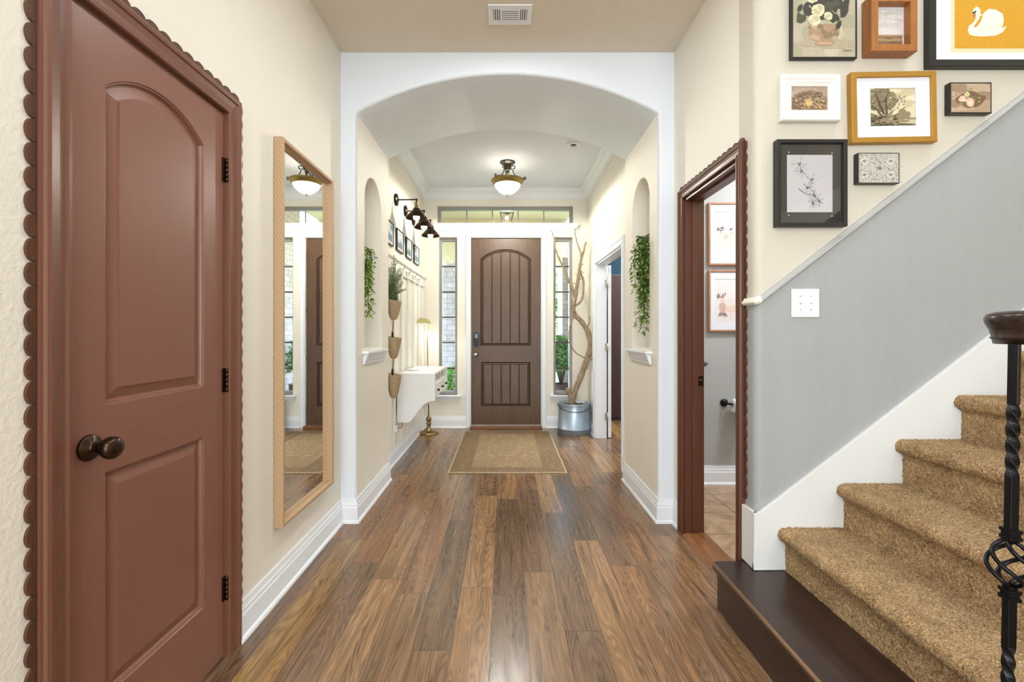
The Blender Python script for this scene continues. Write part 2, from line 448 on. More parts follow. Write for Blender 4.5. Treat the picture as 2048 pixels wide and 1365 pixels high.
def mk_carpet():
    n = NT('brown_pile_carpet'); v = n.pos(False)
    a = n.noise(v, 230, 2, .8); b = n.noise(v, 11, 3, .6); c = n.voro(v, 300); d = n.noise(n.scale(v, (90, 190, 90)), 1, 2, .6)
    t = n.math('ADD', n.math('MULTIPLY', a, .6), n.math('ADD', n.math('MULTIPLY', b, .16), n.math('MULTIPLY', d, .24)))
    col = n.ramp(t, [(.34, lin((96, 67, 49))), (.57, lin((250, 210, 158))), (.43, lin((168, 128, 90))), (.50, lin((216, 174, 124)))])
    m = n.set(col, .95, 0, n.bump(n.math('SUBTRACT', a, n.math('MULTIPLY', c, .6)), 1.0, .012), .1)
    n.b.inputs['Sheen Weight'].default_value = .3; n.b.inputs['Sheen Roughness'].default_value = .5; n.b.inputs['Sheen Tint'].default_value = (1, .85, .6, 1)
    return m
M['carpet'] = mk_carpet()
def mk_tile():
    n = NT('beige_stone_tile'); v = n.pos(False)
    q = n.scale(v, (1, 1, 1), (.12, .25, 0))
    x, y, z = n.sep(q); T = .335
    fx = n.math('FRACT', n.math('DIVIDE', x, T)); fy = n.math('FRACT', n.math('DIVIDE', y, T))
    e = n.math('MINIMUM', n.math('MINIMUM', fx, n.math('SUBTRACT', 1, fx)), n.math('MINIMUM', fy, n.math('SUBTRACT', 1, fy)))
    f = n.noise(v, 7, 5, .65, 1.2)
    col = n.ramp(f, [(.3, lin((142, 110, 82))), (.7, lin((186, 158, 126)))])
    col = n.mix(n.math('LESS_THAN', e, .012), col, lin((104, 82, 64)))
    return n.set(col, .35)
M['tile'] = mk_tile()
def mk_rug(hx, hy):
    n = NT('faded_persian_rug'); v = n.pos(); x, y, z = n.sep(v)
    ax = n.math('ABSOLUTE', x); ay = n.math('ABSOLUTE', y)
    d = n.math('MINIMUM', n.math('SUBTRACT', hx, ax), n.math('SUBTRACT', hy, ay))
    mo = n.voro(n.comb(ax, y, 0), 17); mo2 = n.voro(n.comb(ax, ay, 3), 42, 'F1')
    wv = n.wave(n.comb(ax, ay, 0), 9, 7, 4, 3.5, 'RINGS')
    worn = n.noise(v, 4, 6, .75); fib = n.noise(n.scale(v, (60, 260, 1)), 1, 4, .75); fib2 = n.noise(n.scale(v, (200, 40, 1)), 1, 3, .7)
    pat = n.math('ADD', n.math('MULTIPLY', n.math('GREATER_THAN', mo, .30), .45), n.math('MULTIPLY', n.math('GREATER_THAN', n.math('ADD', mo2, n.math('MULTIPLY', wv, .35)), .5), .55))
    field = n.mix(pat, lin((192, 172, 136)), lin((140, 114, 84)))
    bord = n.mix(pat, lin((158, 128, 94)), lin((108, 82, 60)))
    col = n.mix(n.math('LESS_THAN', n.math('SUBTRACT', hx, ax), .20), n.mix(n.math('LESS_THAN', d, .15), field, bord), bord)
    lines = n.math('MAXIMUM', n.math('LESS_THAN', n.math('ABSOLUTE', n.math('SUBTRACT', d, .16)), .007), n.math('LESS_THAN', n.math('ABSOLUTE', n.math('SUBTRACT', d, .05)), .006))
    col = n.mix(n.math('MULTIPLY', lines, .45), col, lin((116, 90, 64)))
    col = n.mix(n.math('LESS_THAN', d, .014), col, lin((196, 178, 146)))
    col = n.mix(n.math('MULTIPLY', worn, .42), col, lin((188, 168, 134)))
    col = n.mix(n.math('MULTIPLY', n.math('ADD', fib, fib2), .30), col, lin((96, 76, 54)))
    return n.set(col, .9, 0, n.bump(fib, .4, .004), .2)
def mk_stone(name, c1, c2, grout, s=3.2):
    n = NT(name); v = n.pos(False); x, y, z = n.sep(v)
    b = n.new('ShaderNodeTexBrick'); n.link(n.comb(n.math('ADD', x, y), z, 0), b.inputs['Vector']); b.inputs['Scale'].default_value = s
    b.inputs['Color1'].default_value = lin(c1); b.inputs['Color2'].default_value = lin(c2); b.inputs['Mortar'].default_value = lin(grout); b.inputs['Mortar Size'].default_value = .014
    f = n.noise(n.scale(v, (40, 40, 6)), 1, 5, .75)
    col = n.mix(f, mul(lin((120, 112, 108)), 1), b.outputs['Color'])
    return n.set(col, .9, 0, n.bump(f, .5, .01))
M['stone'] = mk_stone('porch_stone', (214, 208, 202), (188, 180, 172), (150, 142, 134))
M['beam'] = plain('tan_porch_paint', (176, 168, 132), .8, 0, 4, .1)
M['concrete'] = plain('porch_concrete', (186, 180, 172), .9, 0, 6, .1)
M['grass'] = plain('lawn_grass', (96, 128, 66), .9, 0, 8, .4, .6, 60)
# ------------------------------------------------------------------ setting: floors, ceilings, walls
XL, XR = -1.065, 1.092           # hall walls
YA, YB = 2.945, 3.76             # front and back of the thick arch
EL, ER = -1.05, 1.048            # entry walls
YW = 5.816                       # front-door wall
YS = 1.985                       # stair wall
HC = 3.042                       # ceiling
AL, AR = -.968, .99              # arch opening
struct('floor', MB().box((-4.5, -5, -.12), (4.2, 7.0, 0)), M['floor'], 'brown wood plank floor running down the hall to the front door', 'floor')
struct('floor_bathroom', MB().box((1.207, 2.1, 0), (3.0, 3.665, .004)), M['tile'], 'beige stone tile floor of the small bathroom through the brown doorway', 'floor')
struct('ceiling', MB().box((-4.5, -5, HC), (1.2, YA + .4, HC + .12)), M['tan'], 'tan textured hall ceiling in front of the arch', 'ceiling')
struct('ceiling_entry', MB().box((-1.3, YA + .4, HC), (1.2, YW + .16, HC + .12)), M['white_ceiling'], 'white entry ceiling beyond the arch', 'ceiling')
c = MB(); c.box((1.2, YS + .12, HC), (4.2, 7.0, HC + .12)); struct('ceiling_side', c, M['white_ceiling'], 'white ceiling over the rooms right of the hall', 'ceiling')
c = MB(); c.box((1.2, -5, HC), (4.2, -.2, HC + .12)); struct('ceiling_living', c, M['tan'], 'tan living room ceiling behind the viewer right of the hall', 'ceiling')
c = MB(); c.box((1.09, -.2, 5.2), (4.2, YS + .12, 5.3)); struct('ceiling_stairwell', c, M['white_ceiling'], 'high white ceiling over the staircase', 'ceiling')

# left hall wall with the closet doorway
D1 = dict(y0=1.104, y1=1.734, z=2.072)
mp = lambda a, b, wv: (wv, a, b)
wl = MB()
wl.prism(mp, [(-2.0, 0), (D1['y0'], 0), (D1['y0'], D1['z']), (D1['y1'], D1['z']), (D1['y1'], 0), (YA + .01, 0), (YA + .01, HC), (-2.0, HC)], XL, XL - .12)
struct('wall_left', wl, M['cream'], 'cream left wall of the hall around the brown closet door', 'wall')
struct('wall_left_entry', MB().box((EL - .12, YB - .02, 0), (EL, YW, HC)), M['cream'], 'cream left wall of the entry behind the sconces and panelling', 'wall')
# living room behind the camera, solid far wall
wb = MB()
wb.prism(lambda a, b, wv: (a, wv, b), [(-4.5, 0), (4.2, 0), (4.2, HC), (-4.5, HC)], -5.0, -5.12)
struct('wall_rear', wb, M['cream'], 'cream living room wall behind the viewer', 'wall')
struct('wall_living_left', MB().box((-4.62, -5, 0), (-4.5, -1.9, HC)), M['cream'], 'cream left wall of the living room behind the viewer', 'wall')
struct('wall_living_front', MB().box((-4.5, -2.0, 0), (XL - .12, -1.88, HC)), M['cream'], 'cream living room wall beside the hall opening behind the viewer', 'wall')
struct('wall_stairwell_far', MB().box((4.2, -5, 0), (4.32, 7.0, 5.2)), M['cream'], 'cream wall far right at the top of the stairs', 'wall')
struct('wall_stairwell_upper', MB().box((1.2, -.2, HC), (4.2, -.08, 5.2)), M['cream'], 'cream upper stairwell wall above the living room opening', 'wall')
struct('wall_stairwell_left', MB().box((1.08, -.2, HC + .12), (1.2, YS, 5.2)), M['cream'], 'cream upper stairwell wall above the hall ceiling', 'wall')

# right hall wall: piece between arch and doorway, lintel, and the rounded corner that turns into the stair wall
D2 = dict(y0=2.128, y1=2.785, z=2.05)
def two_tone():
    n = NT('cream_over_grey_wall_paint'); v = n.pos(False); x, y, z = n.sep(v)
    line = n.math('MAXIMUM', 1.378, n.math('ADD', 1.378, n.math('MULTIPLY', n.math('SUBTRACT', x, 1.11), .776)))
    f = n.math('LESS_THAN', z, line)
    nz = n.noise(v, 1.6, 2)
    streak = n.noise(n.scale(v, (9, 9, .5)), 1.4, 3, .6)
    c1 = lin((207, 200, 187)); c2 = lin((164, 166, 167))  # cream is the hall paint, darkened to offset strong light on this wall
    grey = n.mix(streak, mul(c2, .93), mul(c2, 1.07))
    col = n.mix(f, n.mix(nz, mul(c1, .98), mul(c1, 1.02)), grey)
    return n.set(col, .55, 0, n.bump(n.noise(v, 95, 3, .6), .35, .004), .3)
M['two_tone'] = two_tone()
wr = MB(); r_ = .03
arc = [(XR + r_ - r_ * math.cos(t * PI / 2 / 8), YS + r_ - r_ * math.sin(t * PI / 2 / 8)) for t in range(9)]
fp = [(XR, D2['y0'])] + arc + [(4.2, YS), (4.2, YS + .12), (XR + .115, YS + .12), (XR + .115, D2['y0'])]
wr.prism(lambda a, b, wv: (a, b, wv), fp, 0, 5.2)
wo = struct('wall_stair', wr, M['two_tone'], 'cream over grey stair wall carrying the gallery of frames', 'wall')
wr = MB(); wr.box((XR, D2['y1'], 0), (XR + .115, YA + .01, HC)); wr.box((XR, D2['y0'], D2['z']), (XR + .115, D2['y1'], HC))
struct('wall_right', wr, M['cream'], 'cream right wall of the hall around the brown bathroom doorway', 'wall')
# arch: front face, bullnose, soffit in white; jamb faces with niches in cream
def arc_open(n=40):
    h = (AR - AL) / 2; c = (AL + AR) / 2; sp, pk = 2.655, 2.905; r = pk - sp; Rr = (h * h + r * r) / (2 * r); t = math.asin(h / Rr)
    return [(AL, 0)] + [(c + Rr * math.sin(a), pk - Rr + Rr * math.cos(a)) for a in [-t + 2 * t * k / n for k in range(n + 1)]] + [(AR, 0)]
op = arc_open(); BN = .022
path = [Vector(p) for p in op]; nrm = []
for i in range(len(path)):
    d0 = (path[i] - path[i - 1]).normalized() if i else (path[1] - path[0]).normalized()
    d1 = (path[i + 1] - path[i]).normalized() if i < len(path) - 1 else d0
    n0, n1 = Vector((-d0.y, d0.x)), Vector((-d1.y, d1.x)); m = n0 + n1; nrm.append(m / max(m.dot(n1), .3))
wa = MB()
front = [(p.x + q.x * BN, p.y + q.y * BN) for p, q in zip(path, nrm)]
outer = [(XL - .1, 0)] + front + [(XR + .1, 0), (XR + .1, HC), (XL - .1, HC)]
wa.prism(lambda a, b, wv: (a, wv, b), outer, YA, YA, caps=(1, 0), sides=False)
wa.prism(lambda a, b, wv: (a, wv, b), [(XL - .1, 0)] + op + [(XR + .1, 0), (XR + .1, HC), (XL - .1, HC)], YB, YB, caps=(1, 0), sides=False)
rr = []
for k in range(7):
    t = k / 6 * PI / 2
    rr.append([(p.x + q.x * BN * (1 - math.sin(t)), YA + BN * (1 - math.cos(t)), p.y + q.y * BN * (1 - math.sin(t))) for p, q in zip(path, nrm)])
wa.rings(rr, False, 0, True)
arcpts = op[1:-1]
wa.rings([[(p[0], YA + BN, p[1]) for p in arcpts], [(p[0], YB, p[1]) for p in arcpts]], False, 0, True)
struct('wall_arch', wa, M['white_wall'], 'white arched wall framing the way into the entry', 'wall')
def pier(name, X, sg, label):
    m = MB(); fn = lambda a, b, wv: (X + sg * wv, a, b)
    n0, n1 = 3.124, 3.553
    ni = arch_poly(n0, n1, 1.10, 2.36 - .214, 2.36, 24)
    m.prism(fn, [(YA + BN, 0), (YB, 0), (YB, 2.655), (YA + BN, 2.655)], 0, 0, holes=[ni], caps=(1, 0), sides=False)
    rr = []
    for k in range(5):
        t = k / 4 * PI / 2; l = offset_poly(ni, .012 * math.sin(t))
        rr.append([fn(a, b, .012 * (1 - math.cos(t))) for a, b in l])
    rr.append([fn(a, b, .11) for a, b in offset_poly(ni, .012)])
    m.rings(rr, True, 0, True)
    m.prism(fn, offset_poly(ni, .012), .11, .11, caps=(1, 0), sides=False)
    return struct(name, m, M['cream'], label, 'wall')
pier('wall_pier_left', AL, -1, 'cream left side of the arch with a tall niche')
pier('wall_pier_right', AR, 1, 'cream right side of the arch with a tall niche')

# entry: right wall with white doorway, front wall with door and windows
D4 = dict(y0=4.07, y1=5.265, z=2.012)
we = MB()
we.prism(mp, [(YB - .02, 0), (D4['y0'], 0), (D4['y0'], D4['z']), (D4['y1'], D4['z']), (D4['y1'], 0), (YW, 0), (YW, HC), (YB - .02, HC)], ER, ER + .12)
struct('wall_right_entry', we, M['cream'], 'cream right wall of the entry around the white doorway', 'wall')
rect = lambda a0, a1, b0, b1: [(a0, b0), (a1, b0), (a1, b1), (a0, b1)]
fd = dict(x0=px(942, YW), x1=px(1082, YW), z=pz(476, YW))
W1 = (px(877.5, YW), px(914.5, YW), pz(790, YW), pz(474.5, YW))
W2 = (px(1107, YW), px(1145.5, YW), pz(790, YW), pz(474.5, YW))
W3 = (px(874.5, YW), px(1146.5, YW), pz(448.5, YW), pz(412, YW))
wf = MB()
wf.prism(lambda a, b, wv: (a, wv, b), [(-1.3, 0), (fd['x0'] - .012, 0), (fd['x0'] - .012, fd['z'] + .012), (fd['x1'] + .012, fd['z'] + .012), (fd['x1'] + .012, 0), (1.3, 0), (1.3, HC), (-1.3, HC)],
         YW, YW + .16, holes=[rect(*W1), rect(*W2), rect(*W3)])
struct('wall_front', wf, M['cream'], 'cream front wall holding the entrance door and its windows', 'wall')
# bathroom and study behind the right wall
struct('wall_bathroom_far', MB().box((1.17, 3.665, 0), (3.0, 3.745, HC)), M['grey_wall'], 'grey bathroom wall with two animal pictures', 'wall')
struct('wall_bathroom_right', MB().box((3.0, 2.1, 0), (3.1, 3.745, HC)), M['grey_wall'], 'grey right wall of the bathroom', 'wall')
struct('wall_study_far', MB().box((1.168, 6.75, 0), (4.2, 6.87, HC)), M['teal'], 'teal far wall of the room through the white doorway', 'wall')
struct('wall_study_left', MB().box((1.05, YW + .165, 0), (1.168, 6.87, HC)), M['teal'], 'teal left wall of the room through the white doorway', 'wall')

# ------------------------------------------------------------------ baseboards, crown, rails
BB = [(0, 0), (.027, 0), (.025, .012), (.017, .021), (.016, .098), (.0125, .106), (.0125, .118), (.009, .126), (.006, .15), (0, .15)]
b = MB(); sweep_xy(b, [(XL, 1.797), (XL, YA), (AL, YA), (AL, YB), (EL, YB), (EL, YW), (fd['x0'] - .067, YW)], BB)
struct('baseboard_left', b, M['trim'], 'white baseboard along the left hall wall, arch and entry', 'baseboard')
b = MB(); sweep_xy(b, [(XL, -1.8), (XL, 1.005)], BB); struct('baseboard_near', b, M['trim'], 'white baseboard on the left wall before the closet door', 'baseboard')
b = MB(); sweep_xy(b, [(fd['x1'] + .067, YW), (ER, YW), (ER, D4['y1'] + .072)], BB)
sweep_xy(b, [(ER, D4['y0'] - .072), (ER, YB), (AR, YB), (AR, YA), (XR, YA), (XR, D2['y1'] + .056)], BB)
struct('baseboard_right', b, M['trim'], 'white baseboard along the right side of entry and arch', 'baseboard')
b = MB(); sweep_xy(b, [(1.207, 3.665), (3.0, 3.665)], [(o, z + .004) for o, z in BB]); struct('baseboard_bathroom', b, M['trim'], 'white baseboard under the grey bathroom wall', 'baseboard')
CR = [(0, -.12), (.012, -.12), (.014, -.108), (.026, -.106), (.026, -.098), (.032, -.084), (.044, -.066), (.060, -.052), (.068, -.050), (.068, -.040), (.082, -.034), (.092, -.022), (.092, -.014), (.106, -.012), (.106, 0), (0, 0)]
b = MB(); sweep_xy(b, [(EL, YB), (EL, YW), (ER, YW), (ER, YB)], [(o, z + HC) for o, z in CR])
struct('trim_1', b, M['trim'], 'white crown moulding around the entry ceiling', 'moulding')
# chair rail and stair skirt
RS = .776; rl = [(0, 0), (.010, .002), (.018, .010), (.018, .018), (.010, .026), (.008, .034), (0, .036)]
b = MB()
ry = YS
rail = lambda pts: [[(x + nx * o, y + ny * o, z + h) for o, h in rl] for x, y, z, nx, ny in pts]
b.rings(rail([(XR, 2.07, 1.352, -1, 0), (XR, YS, 1.352, -1, -1), (1.11, YS, 1.357, 0, -1)]), True, 0, False, True, True)
struct('trim_6', b, M['cream'], 'short level chair rail on the cream corner beside the bathroom doorway', 'moulding')
b = MB(); b.rings(rail([(1.1102, YS, 1.357, 0, -1), (4.1, YS, 1.357 + RS * (4.1 - 1.11), 0, -1)]), True, 0, False, True, True)
struct('trim_2', b, plain('grey_rail_paint', (172, 172, 171), .45, 0, 3, .02), 'thin chair rail sloping up the stair wall between cream and grey', 'moulding')
SK = .017; z0s = .205
x_c = XR - SK; y_c = YS - SK
b = MB()
b.prism(lambda a, b_, wv: (wv, a, b_), [(2.072, z0s), (y_c, z0s), (y_c, .452), (2.072, .452)], XR, x_c)
ss = .767
b.prism(lambda a, b_, wv: (a, wv, b_), [(x_c, z0s), (1.25, z0s), (4.1, z0s + (4.1 - 1.25) * .745), (4.1, .452 + ss * (4.1 - 1.10)), (1.10, .452), (x_c, .452)], YS, y_c)
struct('trim_3', b, plain('white_skirt_paint', (224, 224, 224), .4, 0, 3, .02), 'white skirt board climbing the wall beside the stairs', 'skirt board', bevel=.002)

# ------------------------------------------------------------------ doors
CS = [(0, 0), (0, .012), (.004, .016), (.012, .017), (.018, .012), (.03, .013), (.046, .017), (.05, .022), (.058, .024), (.066, .022), (.068, .014), (.073, .013), (.073, 0)]
def scallops(fn, a0, a1, z0, z1, pitch, depth, thick):
    """row of half-round scallops along both jambs and the head, outside of the rectangle"""
    m = MB()
    def lobe(c, dirv, nv, half):
        pts = []
        for k in range(11):
            t = PI * k / 10
            pts.append((c[0] + dirv[0] * half * math.cos(t) + nv[0] * depth * math.sin(t) ** .8, c[1] + dirv[1] * half * math.cos(t) + nv[1] * depth * math.sin(t) ** .8))
        pts += [(c[0] - dirv[0] * half - nv[0] * .004, c[1] - dirv[1] * half - nv[1] * .004), (c[0] + dirv[0] * half - nv[0] * .004, c[1] + dirv[1] * half - nv[1] * .004)]
        m.prism(fn, pts, 0, thick)
    nz = round((z1 - z0) / pitch); hz = (z1 - z0) / nz / 2
    for k in range(nz):
        zc = z0 + hz * (2 * k + 1)
        lobe((a0, zc), (0, 1), (-1, 0), hz); lobe((a1, zc), (0, 1), (1, 0), hz)
    na = round((a1 - a0) / pitch); ha = (a1 - a0) / na / 2
    for k in range(na): lobe((a0 + ha * (2 * k + 1), z1), (1, 0), (0, 1), ha)
    return m
# door 1: brown closet door on the left wall
t = thing('door_1', 'brown two-panel closet door with scalloped casing on the left hall wall', 'door', (XL, 1.419, 0), kind='structure')
fn = lambda a, b, wv: (XL + wv, a, b)
y0, y1, zt = 1.1115, 1.7265, 2.064
m = MB()
pn = (1.215, 1.613)
up = arch_poly(pn[0], pn[1], 1.04, 1.896, 1.975); lo = rect(pn[0], pn[1], .258, .862)
wf_ = -.004
m.prism(fn, rect(y0, y1, .008, zt), wf_, wf_ - .035, holes=[up, lo], caps=(1, 0))
m.prism(fn, rect(y0, y1, .008, zt), wf_ - .035, wf_ - .036)
st = [(0, wf_), (.003, wf_ - .004), (.006, wf_ - .0045), (.009, wf_ - .011), (.012, wf_ - .0145), (.015, wf_ - .015), (.044, wf_ - .0055), (.0445, wf_ - .003), (.048, wf_ - .003)]
raised_panel(m, fn, up, st); raised_panel(m, fn, lo, st)
m.build('door_leaf', M['brown_paint'], t)
m = MB(); casing(m, fn, D1['y0'] + .003, D1['y1'] - .003, 0, D1['z'] - .003, [(o * 1.07, p) for o, p in CS])
m.build('casing', M['closet_casing'], t)
m = MB()
for a, b_ in ((D1['y0'], 1.109), (1.729, D1['y1'])): m.box((XL - .11, a, 0), (XL, b_, D1['z']))
m.box((XL - .11, 1.109, 2.067), (XL, 1.729, D1['z']))
m.build('jamb', M['closet_casing'], t)
scallops(fn, D1['y0'] - .077, D1['y1'] + .077, 0, D1['z'] + .075, .0535, .022, .007).build('scalloped_trim', M['scallop'], t)
for zc in (1.85, 1.053, .263):
    h = MB(); h.box((XL - .006, 1.715, zc - .045), (XL + .001, 1.739, zc + .045))
    for k in range(5): h.lathe([(.0, 0), (.0065, .0), (.0065, .0172), (0, .0172)], (XL + .005, 1.731, zc - .045 + k * .018), n=12)
    h.build('hinge', M['bronze'], t)
kb = MB(); kb.lathe([(0, 0), (.033, 0), (.034, .004), (.031, .009), (.016, .013), (.0125, .02), (.012, .034), (.016, .040), (.0245, .046), (.029, .056), (.0285, .066), (.022, .075), (.01, .0795), (0, .08)], (XL + wf_, 1.166, .94), 'X', 32)
kb.build('door_knob', M['bronze'], t)
MB().box((XL - .03, 1.104, .915), (XL + .0045, 1.1098, .965)).build('latch_plate', M['bronze'], t)

# door 2: brown bathroom doorway on the right wall
t = thing('door_2', 'brown cased bathroom doorway with scalloped edging on the right wall', 'doorway', (XR, (D2['y0'] + D2['y1']) / 2, 0), kind='structure')
fr = lambda a, b, wv: (XR - wv, a, b)
m = MB(); casing(m, fr, D2['y0'] + .004, D2['y1'] - .004, 0, D2['z'] - .002, [(o * .8, p) for o, p in CS]); m.build('casing', M['brown_casing'], t)
m = MB()
for a, b_ in ((D2['y0'], D2['y0'] + .018), (D2['y1'] - .018, D2['y1'])): m.box((XR + .001, a, .0), (XR + .115, b_, D2['z']))
m.box((XR + .001, D2['y0'], D2['z'] - .018), (XR + .115, D2['y1'], D2['z']))
for a, b_ in ((D2['y0'] + .018, D2['y0'] + .030), (D2['y1'] - .030, D2['y1'] - .018)): m.box((XR + .04, a, .0), (XR + .075, b_, D2['z'] - .018))
m.box((XR + .04, D2['y0'] + .018, D2['z'] - .03), (XR + .075, D2['y1'] - .018, D2['z'] - .018))
m.build('jamb', M['brown_casing'], t)
sc2 = scallops(fr, D2['y0'] - .054, D2['y1'] + .054, 0.475, D2['z'] + .056, .0535, .022, .007); sc2.build('scalloped_trim', M['scallop'], t)
m = MB(); m.box((XR + .078, D2['y1'] - .022, .905), (XR + .108, D2['y1'] - .017, .965)); m.lathe([(0, 0), (.012, 0), (.012, .004), (0, .004)], (XR + .093, D2['y1'] - .024, .935), 'Y', 14)
m.build('strike_plate', M['bronze'], t)
m = MB(); m.prism(lambda a, b_, wv: (a, wv, b_), [(XR - .02, 0.001), (XR + .13, .001), (XR + .12, .012), (XR + .01, .012)], D2['y0'] + .018, D2['y1'] - .018); m.build('threshold', M['oak_strip'], t)

# door 3: front door
t = thing('door_3', 'dark stained plank front door with arched panel and white casing', 'door', (0, YW, 0), kind='structure')
ff = lambda a, b, wv: (a, YW - wv, b)
x0, x1, zb, zt = fd['x0'], fd['x1'], .032, fd['z']
wd = -.03
up = arch_poly(px(960.5, YW), px(1062, YW), pz(692, YW), pz(518, YW), pz(498, YW), 24); lo = rect(px(962, YW), px(1061, YW), pz(814, YW), pz(725, YW))
m = MB()
m.prism(ff, rect(x0, x1, zb, zt), wd, wd - .045, holes=[up, lo], caps=(1, 0)); m.prism(ff, rect(x0, x1, zb, zt), wd - .045, wd - .046)
for pl in (up, lo):
    l1 = offset_poly(pl, .010); l2 = offset_poly(pl, .016); l3 = offset_poly(pl, .026)
    m.rings([[ff(a, b, w_) for a, b in l] for l, w_ in ((pl, wd), (l1, wd - .012), (l2, wd - .012))], True, 1)
    m.rings([[ff(a, b, w_) for a, b in l] for l, w_ in ((l2, wd - .012), (l3, wd - .006), (offset_poly(pl, .03), wd - .014))], True, 0)
    l4 = offset_poly(pl, .03); m.prism(ff, l4, wd - .016, wd - .016, mi=1, caps=(1, 0), sides=False)
    a0 = min(p[0] for p in l4); a1 = max(p[0] for p in l4); n = 5; wp = (a1 - a0) / n
    for k in range(n):
        s_ = clip_x(l4, a0 + k * wp + .005, a0 + (k + 1) * wp - .005)
        if len(s_) > 2:
            so = offset_poly(s_, .004)
            m.rings([[ff(a, b, wd - .015) for a, b in s_], [ff(a, b, wd - .008) for a, b in so]], True, 0)
            m.prism(ff, so, wd - .008, wd - .008, caps=(1, 0), sides=False)
m.build('door_leaf', [M['front_door'], M['groove']], t)
m = MB(); casing(m, ff, x0 - .012, x1 + .012, 0, zt + .012, [(o * .78, p) for o, p in CS]); m.build('casing', M['trim'], t)
m = MB()
for a, b_ in ((x0 - .0115, x0 - .003), (x1 + .003, x1 + .0115)): m.box((a, YW - .001, 0), (b_, YW + .15, zt + .011))
m.box((x0 - .0115, YW - .001, zt + .003), (x1 + .0115, YW + .15, zt + .0115)); m.build('jamb', M['trim'], t)
MB().box((x0 - .01, YW - .06, .001), (x1 + .01, YW + .15, .028), bev=.004).build('threshold', M['oak_strip'], t)
kx, kz = px(952.5, YW), pz(680, YW)
m = MB(); m.prism(ff, [(kx + .036 * math.cos(a) , kz + (.058 if math.sin(a) > 0 else -.058) + .036 * math.sin(a)) for a in [2 * PI * k / 24 for k in range(24)]], wd, wd + .026)
kl = m.build('keypad_lock', M['black_iron'], t, bevel=.004)
MB().box((kx - .018, YW - wd - .0275, kz + .02), (kx + .018, YW - wd - .0255, kz + .075)).build('keypad_screen', plain('blue_black_glass', (40, 56, 78), .12), kl)
m = MB(); m.lathe([(0, 0), (.033, 0), (.034, -.006), (.024, -.012), (.022, -.03), (.026, -.034), (.028, -.045), (.02, -.055), (0, -.056)], (px(951.5, YW), YW - wd, pz(709.5, YW)), 'Y', 24)
m.build('door_knob', M['silver'], t)
for y_ in (508, 614, 714, 816):
    h = MB(); zc = pz(y_, YW); h.box((x1 - .002, YW - wd - .002, zc - .05), (x1 + .011, YW - wd + .004, zc + .05))
    h.lathe([(0, 0), (.007, 0), (.007, .1), (0, .1)], (x1 + .003, YW - wd - .006, zc - .05), n=10); h.build('hinge', M['silver'], t)

# door 4: white doorway on the entry's right wall, leaf folded back into the room
t = thing('door_4', 'white cased doorway with open white door right of the branch bucket', 'doorway', (ER, (D4['y0'] + D4['y1']) / 2, 0), kind='structure')
fe = lambda a, b, wv: (ER - wv, a, b)
m = MB(); casing(m, fe, D4['y0'], D4['y1'], 0, D4['z'], CS); m.build('casing', M['trim'], t)
m = MB()
for a, b_ in ((D4['y0'], D4['y0'] + .016), (D4['y1'] - .016, D4['y1'])): m.box((ER + .001, a, 0), (ER + .12, b_, D4['z']))
m.box((ER + .001, D4['y0'], D4['z'] - .016), (ER + .12, D4['y1'], D4['z'])); m.build('jamb', M['trim'], t)
hx, hy = ER + .128, D4['y1'] - .013
ang = R(11); ca, sa = math.cos(ang), math.sin(ang)
fl = lambda a, b, wv: (hx + .004 + a * sa + wv * ca, hy - .012 + a * ca - wv * sa, b)
m = MB(); m.prism(fl, rect(0, .62, .01, 1.992), 0, .036)
m.build('door_leaf', M['trim'], t, bevel=.002)
for zc in (1.78, 1.05, .25):
    h = MB(); h.lathe([(0, 0), (.007, 0), (.007, .09), (0, .09)], (hx - .002, hy - .02, zc - .045), n=10)
    h.box((hx - .03, hy - .006, zc - .045), (hx - .004, hy - .002, zc + .045)); h.build('hinge', M['silver'], t)

# ------------------------------------------------------------------ windows
def window(name, label, W, cols, rows, dark):
    a0, a1, b0, b1 = W
    t = thing(name, label, 'window', ((a0 + a1) / 2, YW + .08, b0), kind='structure')
    g = lambda a, b, wv: (a, YW + .10 - wv, b)
    m = MB(); e = .001
    frame_loop(m, g, a0 + e, a1 - e, b0 + e, b1 - e, [(0, -.04), (0, .05), (.012, .05), (.016, .035), (.032, .035), (.036, .012), (.036, -.04)])
    m.build('window_frame', M['alu'], t)
    fi = .036
    for k in range(1, rows):
        zz = b0 + fi + (b1 - b0 - 2 * fi) * k / rows if not dark else dark[k - 1]
        MB().box((a0 + fi, YW + .094, zz - .009), (a1 - fi, YW + .112, zz + .009)).build('muntin', M['muntin'], t)
    for k in range(1, cols):
        xx = a0 + fi + (a1 - a0 - 2 * fi) * k / cols
        MB().box((xx - .009, YW + .094, b0 + fi), (xx + .009, YW + .112, b1 - fi)).build('muntin', M['alu'], t)
    MB().box((a0 + fi - .003, YW + .101, b0 + fi - .003), (a1 - fi + .003, YW + .105, b1 - fi + .003)).build('pane', M['glass'], t)
    return t
mz = [pz(y_, YW + .1) for y_ in (737, 685.5, 635, 584.5, 533.5)]
def sill(t, a0, a1, z, tall=.055, d=.05):
    m = MB(); m.box((a0, YW - d, z - .022), (a1, YW + .05, z), bev=.004)
    n = 0.018
    m.prism(lambda a, b_, wv: (wv, YW - a, b_), [(0, z - .022), (d - .012, z - .022), (d - .02, z - .04), (.014, z - .04 - tall * .5), (.012, z - .022 - tall), (0, z - .022 - tall)], a0 + n, a1 - n)
    m.build('sill', M['trim'], t)
t1 = window('window_1', 'narrow sidelight window left of the front door', W1, 1, 6, mz); sill(t1, W1[0] - .05, W1[1] + .06, W1[2])
t2 = window('window_2', 'narrow sidelight window right of the front door behind the branch', W2, 1, 6, mz); sill(t2, W2[0] - .05, W2[1] + .05, W2[2])
t3 = window('window_3', 'wide five-light transom window above the front door', W3, 5, 1, None)
m = MB()
